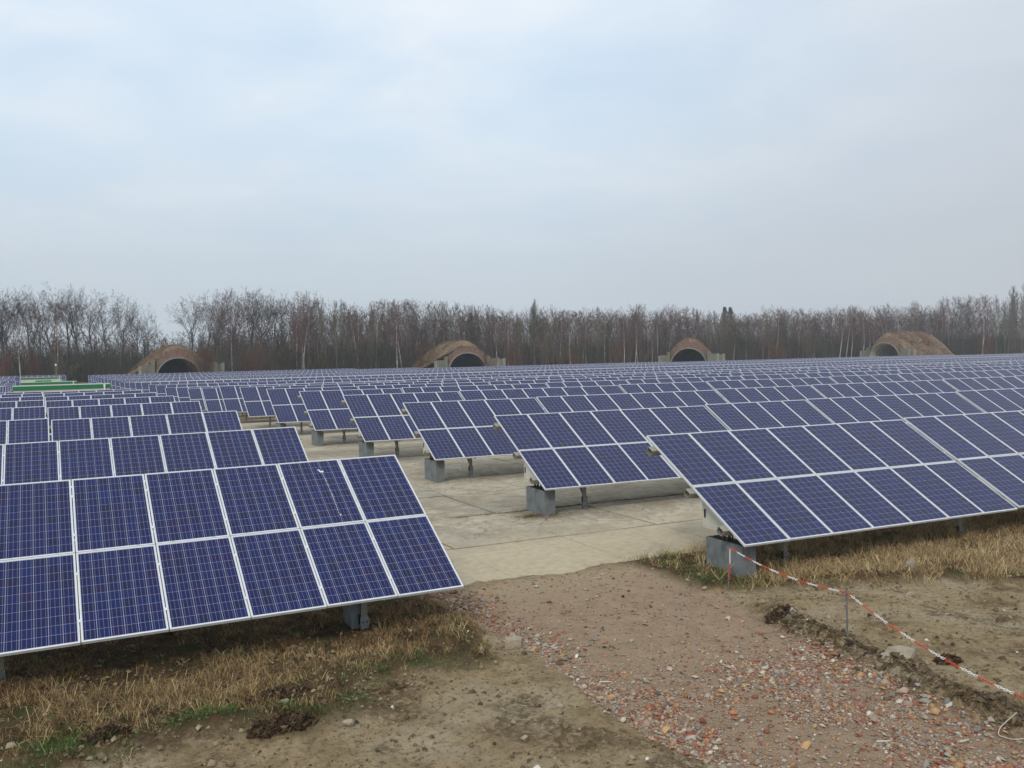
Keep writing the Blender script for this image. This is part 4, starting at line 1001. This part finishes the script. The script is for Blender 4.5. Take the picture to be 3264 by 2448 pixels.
PAR = {
 'oak': dict(H=25, r=.42, trunk=.62, segs=(6, 5, 3, 2), wob=(.07, .16, .2, .2), up=(.05, .09, .08, .06), taper=.35, kids=(8, 8, 7, 12), ang=(.62, .66, .7, .7), len=(.72, .48, .46, .5), rad=(.55, .5, .5, .5), fall=(.25, .3, .3, .3), tw=.75, tww=.042, trunk_lvl=1, **{'from': (.60, .22, .2, 0)}),
 'birch': dict(H=18, r=.20, trunk=.95, segs=(8, 4, 2), wob=(.04, .08, .12), up=(.04, .06, -.02), taper=.12, kids=(28, 8, 11), ang=(.55, .6, .6), len=(.24, .42, .4), rad=(.42, .5, .5), fall=(.35, .3, .3), tw=.75, tww=.05, tw_up=-.15, trunk_lvl=0, **{'from': (.35, .15, 0)}),
 'mixed': dict(H=19, r=.20, trunk=.9, segs=(7, 4, 2), wob=(.05, .12, .15), up=(.04, .12, .08), taper=.15, kids=(26, 9, 11), ang=(.62, .62, .6), len=(.30, .42, .4), rad=(.45, .5, .5), fall=(.25, .3, .3), tw=.8, tww=.055, trunk_lvl=0, **{'from': (.28, .15, 0)}),
 'poplar': dict(H=20, r=.18, trunk=.95, segs=(7, 4, 2), wob=(.03, .06, .1), up=(.04, .22, .15), taper=.12, kids=(26, 9, 10), ang=(.42, .4, .5), len=(.30, .4, .4), rad=(.4, .5, .5), fall=(.55, .3, .3), tw=.85, tww=.05, tw_up=.5, trunk_lvl=0, **{'from': (.22, .15, 0)}),
 'shrub': dict(H=6, r=.06, trunk=.95, segs=(4, 3, 2), wob=(.1, .12, .15), up=(.05, .1, .05), taper=.2, kids=(12, 6, 7), ang=(.5, .5, .6), len=(.5, .45, .4), rad=(.6, .6, .5), fall=(.4, .3, .3), tw=.7, tww=.035, trunk_lvl=0, **{'from': (.05, .1, 0)}),
}
def proto(kind, seed, thin=1.0):
    P = dict(PAR[kind]); rr = random.Random(seed); T, Cn = TM(), TM()
    if thin != 1.0: P['kids'] = (max(4, int(P['kids'][0]*thin)),)+tuple(max(3, int(k*thin)) for k in P['kids'][1:]); P['tww'] *= 3.2; P['tw'] *= 1.25
    H = P['H']; k = 1
    if kind == 'shrub': k = 4
    for s in range(k):
        d = np.array([rr.gauss(0, .05), rr.gauss(0, .05), 1.]) if k == 1 else np.array([rr.gauss(0, .3), rr.gauss(0, .3), 1.])
        grow(T, Cn, np.array([rr.gauss(0, .25), rr.gauss(0, .25), -.3]) if k > 1 else np.array([0, 0, -.5]), d/math.sqrt(d@d), H*P['trunk'], P['r'], 0, P, rr)
    a, b = np.array(T.v), np.array(Cn.v); top = b[:, 2].max(); a *= H/top; b *= H/top
    return (a, np.array(T.f)), (b, np.array(Cn.f))
MATS = {'oak': (M_bark, M_tw_oak), 'birch': (M_birch, M_tw_birch), 'mixed': (M_olive, M_tw_gen), 'poplar': (M_olive, M_tw_pale), 'shrub': (M_bark, M_tw_red)}
PROT = {}
for kind, n in (('oak', 5), ('birch', 5), ('mixed', 4), ('poplar', 3), ('shrub', 3)):
    PROT[kind] = []
    for s in range(n):
        (a, fa), (b, fb) = proto(kind, 100+s*7+len(kind))
        PROT[kind].append((fast_mesh('trunk', a, fa, MATS[kind][0]), fast_mesh('crown', b, fb, MATS[kind][1])))
CRV = {}
def crown_variant(kind, i, mt):
    key = (kind, i, mt.name)
    if key not in CRV:
        me = PROT[kind][i][1].copy(); me.materials.clear(); me.materials.append(mt); CRV[key] = me
    return CRV[key]
# tree tops in the photograph (pixel column, pixel row)
TOP = [(-200, 900), (0, 905), (60, 900), (200, 892), (330, 900), (400, 935), (440, 958), (480, 985), (560, 1000), (575, 940), (640, 920), (700, 905), (800, 903), (900, 915), (950, 918), (1010, 930), (1060, 945), (1180, 958), (1260, 945), (1330, 950), (1420, 955), (1500, 965), (1600, 970), (1650, 990), (1695, 950), (1750, 985), (1850, 962), (1950, 975), (2050, 962), (2100, 985), (2160, 962), (2250, 985), (2400, 985), (2430, 965), (2600, 980), (2640, 965), (2800, 975), (2900, 955), (2990, 962), (3030, 935), (3130, 930), (3200, 955), (3240, 910), (3264, 900), (3500, 900)]
LOW = [(-200, 1045), (480, 1045), (640, 1040), (720, 1030), (900, 1010), (1050, 990), (1200, 985), (3264, 990), (3500, 980)]
def prof(tab, u): return float(np.interp(u, [a for a, _ in tab], [b for _, b in tab]))
def in_shelter(x, y, pad=1.5):
    for s in SH:
        dx, dy = x-s[0], y-s[1]; ca, sa = math.cos(s[2]), math.sin(s[2])
        lx, ly = dx*ca-dy*sa, dx*sa+dy*ca
        if abs(lx) < 11+pad and -14 < ly < 31+pad: return True
    return False
trees = []
def kind_at(u):
    r = random.random()
    if u < 640: return 'oak'
    if u < 1020: return 'oak' if r < .55 else ('birch' if r < .75 else 'mixed')
    if u < 1350: return 'birch' if r < .3 else ('mixed' if r < .6 else 'poplar')
    if u < 1750: return 'mixed' if r < .5 else ('birch' if r < .75 else 'poplar')
    if u < 2350: return 'birch' if r < .5 else ('mixed' if r < .8 else 'poplar')
    if u < 3150: return 'birch' if r < .45 else ('mixed' if r < .85 else 'oak')
    return 'poplar' if r < .6 else 'mixed'
u = -40
while u < 3330:
    k = kind_at(u)
    if u > 462 and u < 590: u += 30; continue
    y = random.uniform(239, 262) if k != 'oak' else random.uniform(246, 262)
    x, _, z = at(u, prof(TOP, u)+random.choice((0, 0, 5, 14, 28)) if u > 1000 else prof(TOP, u)+random.uniform(0, 16), y)
    if in_shelter(x, y):
        y = random.uniform(268, 278); x, _, z = at(u, prof(TOP, u), y)
        if in_shelter(x, y): u += 9; continue
    trees.append((u, x, y, z+1.8, k, None)); u += {'oak': 40, 'birch': 19, 'mixed': 21, 'poplar': 24}[k]*random.uniform(.7, 1.25)
# single trees the photograph shows clearly
for (uu, vt, y, k) in ((3212, 922, 250, 'poplar'), (3238, 905, 252, 'poplar'), (3262, 896, 250, 'poplar'), (3290, 900, 252, 'mixed'), (450, 958, 236.8, 'oak'), (605, 925, 240, 'oak'), (170, 990, 234, 'birch'), (60, 1010, 234, 'birch'), (737, 985, 238, 'birch'), (955, 950, 240, 'birch'), (968, 960, 241, 'birch'), (940, 1000, 240, 'birch'), (1142, 955, 239, 'birch'), (1190, 950, 238, 'birch'),
                       (1695, 945, 243, 'poplar'), (2030, 990, 238, 'birch'), (2075, 1050, 237, 'birch'), (1987, 1000, 238, 'birch'), (2140, 965, 240, 'birch'), (2100, 1060, 236.5, 'birch'), (1615, 1010, 239, 'birch'), (1870, 1000, 238, 'birch'), (2700, 1040, 237, 'birch'), (2750, 985, 240, 'birch'), (2765, 990, 239, 'birch'), (2590, 1040, 238, 'birch'), (2820, 965, 262, 'birch'), (2970, 975, 285, 'birch')):
    x, _, z = at(uu, vt, y)
    if not in_shelter(x, y, -2): trees.append((uu, x, y, z+1.8, k, None))
# shrubs along the wood edge and on the mounds
for uu in range(-20, 3300, 44):
    u_ = uu+random.uniform(-18, 18); y = random.uniform(234, 240); x, _, z = at(u_, 1150-(u_-300)*.0186-random.uniform(25, 62), y)
    if in_shelter(x, y, .3): continue
    trees.append((u_, x, y, z+1.8, 'shrub', None))
for uu, vt, y in ((640, 1092, 227.5), (665, 1105, 227), (2900, 1075, 226), (2945, 1068, 226), (2975, 1085, 227), (1550, 1120, 226)):
    x, _, z = at(uu, vt, y); trees.append((uu, x, y, z+1.8, 'shrub', 'red'))
trees.sort(key=lambda t: t[:5])
SHU = [seen(s[0], s[1], 0)[0] for s in SH]
NM = {'oak': 'oak', 'birch': 'birch', 'mixed': 'bare_tree', 'poplar': 'upright_tree', 'shrub': 'shrub'}
DESC = {'oak': ('tall spreading leafless oak', 'oak'), 'birch': ('slender white-stemmed leafless birch', 'birch'), 'mixed': ('brown bushy leafless tree', 'brown tree'), 'poplar': ('pale upright-branched leafless tree', 'pale tree'), 'shrub': ('low leafless twiggy shrub', 'shrub')}
SEGN = ['left of the first shelter', 'right of the first shelter', 'right of the second shelter', 'right of the third shelter', 'right of the fourth shelter']
cnt = {}
for (u_, x, y, h, k, spec) in trees:
    seg_ = sum(u_ > s for s in SHU); c = cnt.get((k, seg_), 0); cnt[(k, seg_)] = c+1
    i = random.randrange(len(PROT[k])); me_t, me_c = PROT[k][i]
    if k == 'shrub': me_c = crown_variant(k, i, M_tw_red if spec else random.choice((M_tw_red, M_tw_gen, M_tw_green, M_tw_green)))
    if k == 'mixed': me_c = crown_variant(k, i, random.choice((M_tw_gen, M_tw_gen, M_tw_birch, M_tw_green, M_tw_red if 1450 < u_ < 1900 else M_tw_oak)))
    s = h/PAR[k]['H']; wd = s*(random.uniform(.85, 1.15) if k != 'oak' else random.uniform(.85, 1.1))
    root = link(NM[k], None, None, (x, y, float(base_h(y))), (0, 0, random.uniform(0, 6.28)), (wd, wd, s))
    if k == 'birch' and random.random() < .3: root.rotation_euler[0] = random.uniform(-.09, .09)
    where = f"{ordn(c)} {DESC[k][1]} counting rightwards {SEGN[seg_]}" if seg_ else f"{ordn(c)} {DESC[k][1]} from the picture's left edge"
    tag(root, f"{DESC[k][0]}, {where}", 'shrub' if k == 'shrub' else 'tree', 'leafless trees and shrubs along the edge of the wood')
    link('trunk', me_t, root); link('crown', me_c, root)
# spruces
def spruce_mesh():
    rr = random.Random(4); T, Cn = TM(), TM(); T.seg(np.array([0., 0, -.5]), np.array([0., 0, 19.6]), .22, .02, 6)
    for j in range(60):
        z = 3+16.6*j/60; Lr = (20-z)*.30+.3
        for q in range(9):
            a = rr.uniform(0, 6.28); e = np.array([math.cos(a)*Lr, math.sin(a)*Lr, -.25*Lr]); p = np.array([0, 0, z])
            Cn.seg(p, p+e, .03, .01, 3)
            for w_ in range(7):
                f = rr.uniform(.2, 1); b = p+e*f; Cn.tri(b, b+np.array([rr.gauss(0, .35), rr.gauss(0, .35), rr.uniform(-.5, .1)]), .22, rr)
    return fast_mesh('trunk', np.array(T.v), np.array(T.f), M_bark), fast_mesh('crown', np.array(Cn.v), np.array(Cn.f), M_needle)
st_, sc2 = spruce_mesh()
for uu, vt, nm in ((2310, 972, 'dark green spruce tip above the wood, the left one of the close pair'), (2328, 973, 'dark green spruce tip above the wood, the right one of the close pair'), (1500, 990, 'dark green spruce among the trees just behind the second shelter')):
    x, y, z = at(uu, vt, 300); s = (z+1.8)/20
    r_ = tag(link('spruce', None, None, (x, y, -1.8), None, (s, s, s)), nm, 'tree'); link('trunk', st_, r_); link('crown', sc2, r_)
# the wood behind: one mass
def wood():
    Vs, Fs, Cs, off = [], [], [], 0
    var = []
    for kind, sd in (('mixed', 1), ('mixed', 2), ('birch', 3), ('birch', 4), ('poplar', 5), ('oak', 6)):
        (a, fa), (b, fb) = proto(kind, 500+sd, .62 if kind != 'oak' else .7); var.append((a, fa, b, fb, PAR[kind]['H'], kind))
    rr = random.Random(9)
    for rowy, step in ((264, 30), (272, 32), (284, 36), (302, 42)):
        uu = -80
        while uu < 3380:
            u_ = uu+rr.uniform(-12, 12); y = rowy+rr.uniform(-5, 5); vt = max(prof(TOP, u_)+10, prof(LOW, u_))+rr.uniform(-4, 30)
            x, _, z = at(u_, vt, y); h = z+1.8
            if not in_shelter(x, y, 0):
                a, fa, b, fb, H, kd = var[rr.randrange(len(var)) if u_ > 900 else rr.randrange(3)]; s = h/H; an = rr.uniform(0, 6.28); R_ = np.array([[math.cos(an), math.sin(an), 0], [-math.sin(an), math.cos(an), 0], [0, 0, 1]])
                tc_ = np.array({'birch': (.36, .34, .30), 'mixed': (.12, .10, .075), 'poplar': (.14, .14, .11), 'oak': (.07, .06, .052)}[kd])
                cc = np.array(rr.choice([(.11, .078, .058), (.135, .072, .060), (.095, .082, .054), (.135, .108, .075), (.105, .068, .062)]))*rr.uniform(.7, 1.2)
                for vv, ff, c in ((a, fa, tc_), (b, fb, cc)):
                    w_ = vv@R_*np.array([s, s, s])+np.array([x, y, -1.8]); Vs.append(w_); Fs.append(ff+off); off += len(w_); Cs.append(np.tile(c, (len(w_), 1)))
            uu += step
    return fast_mesh('woodland', np.concatenate(Vs), np.concatenate(Fs), vcol_mat('woodland_bark', 1), np.concatenate(Cs))
tag(link('woodland', wood()), 'mass of leafless brown trees filling the depth of the wood', 'woodland', None, 'stuff')
TOPX = []; TOPH = []
for u_ in range(0, 3400, 60):
    a_ = at(u_, max(prof(TOP, u_), 0), 250); TOPX.append(a_[0]); TOPH.append(a_[2]+1.8)
def understorey():
    rg = np.random.default_rng(21); n = 95000; x = rg.uniform(-40, 395, n); y = 252+rg.uniform(-2, 55, n)
    keep = np.ones(n, bool)
    for s in SH:
        dx, dy = x-s[0], y-s[1]; ca, sa = math.cos(s[2]), math.sin(s[2]); lx, ly = dx*ca-dy*sa, dx*sa+dy*ca
        keep &= ~((np.abs(lx) < 10) & (ly > -14) & (ly < 31))
    x, y = x[keep], y[keep]; n = len(x)
    h = rg.uniform(2, 13, n)*(.55+.75*fbm(x, y, .06, 3, 5)); w_ = rg.uniform(.05, .15, n); a = rg.uniform(0, 6.28, n); z = np.full(n, -1.9)
    lx, ly = rg.normal(0, .9, n), rg.normal(0, .9, n)
    V_ = np.stack([np.stack([x-w_*np.cos(a), y-w_*np.sin(a), z], 1), np.stack([x+w_*np.cos(a), y+w_*np.sin(a), z], 1), np.stack([x+lx, y+ly, z+h], 1)], 1).reshape(-1, 3)
    m = 120000; x2 = rg.uniform(45, 395, m); y2 = rg.uniform(262, 330, m); az_ = x2/y2*250
    tp = np.interp(az_, TOPX, TOPH)*(y2/250)**.6*.93; z2 = -1.8+rg.uniform(.22, 1, m)**.85*tp*rg.uniform(.75, 1, m)
    kp = np.ones(m, bool)
    for s in SH:
        dx, dy = x2-s[0], y2-s[1]; ca, sa = math.cos(s[2]), math.sin(s[2]); l1, l2 = dx*ca-dy*sa, dx*sa+dy*ca
        kp &= ~((np.abs(l1) < 10) & (l2 > -14) & (l2 < 31))
    x2, y2, z2 = x2[kp], y2[kp], z2[kp]; m = len(x2); ln = rg.uniform(.5, 1.6, m); ww = rg.uniform(.03, .09, m); b = rg.uniform(0, 6.28, m)
    e1 = np.stack([np.cos(b), np.sin(b), rg.normal(0, .3, m)], 1)*ww[:, None]; dd = np.stack([rg.normal(0, .5, m), rg.normal(0, .5, m), rg.uniform(.3, 1.2, m)], 1)*ln[:, None]
    p_ = np.stack([x2, y2, z2], 1); V2 = np.stack([p_-e1, p_+e1, p_+dd], 1).reshape(-1, 3)
    t2 = fbm(x2, y2, .045, 3, 28)[:, None]; c2 = (np.array([(.095, .085, .060)])*(1-t2)+np.array([(.150, .075, .066)])*t2)*rg.uniform(.7, 1.3, (m, 1))
    V_ = np.concatenate([V_, V2]); nn = n+m
    t = fbm(x, y*0, .05, 3, 8)[:, None]
    c = np.array([(.062, .058, .045)])*(1-t)+np.array([(.085, .060, .046)])*t; c = np.concatenate([c*rg.uniform(.6, 1.35, (n, 1)), c2])
    return fast_mesh('undergrowth', V_, np.arange(3*nn).reshape(-1, 3), vcol_mat('undergrowth', 1), np.repeat(c, 3, 0))
tag(link('undergrowth', understorey()), 'tangled brown undergrowth along the foot of the wood', 'undergrowth', None, 'stuff')

# ------------------------------------------------------------------ thin winter haze
hz = bpy.data.materials.new('winter_haze'); hz.use_nodes = True; t = hz.node_tree; t.nodes.clear()
pv = N(t, 'ShaderNodeVolumePrincipled'); pv.inputs['Color'].default_value = (.86, .90, .96, 1); pv.inputs['Density'].default_value = .00032
t.links.new(pv.outputs[0], N(t, 'ShaderNodeOutputMaterial').inputs['Volume'])
mb = MB(); mb.box(-1000, 1600, -400, 2600, -8, 32)
tag(link('haze', mb.mesh('haze', hz)), 'thin grey winter haze over the whole field', 'haze', None, 'stuff')
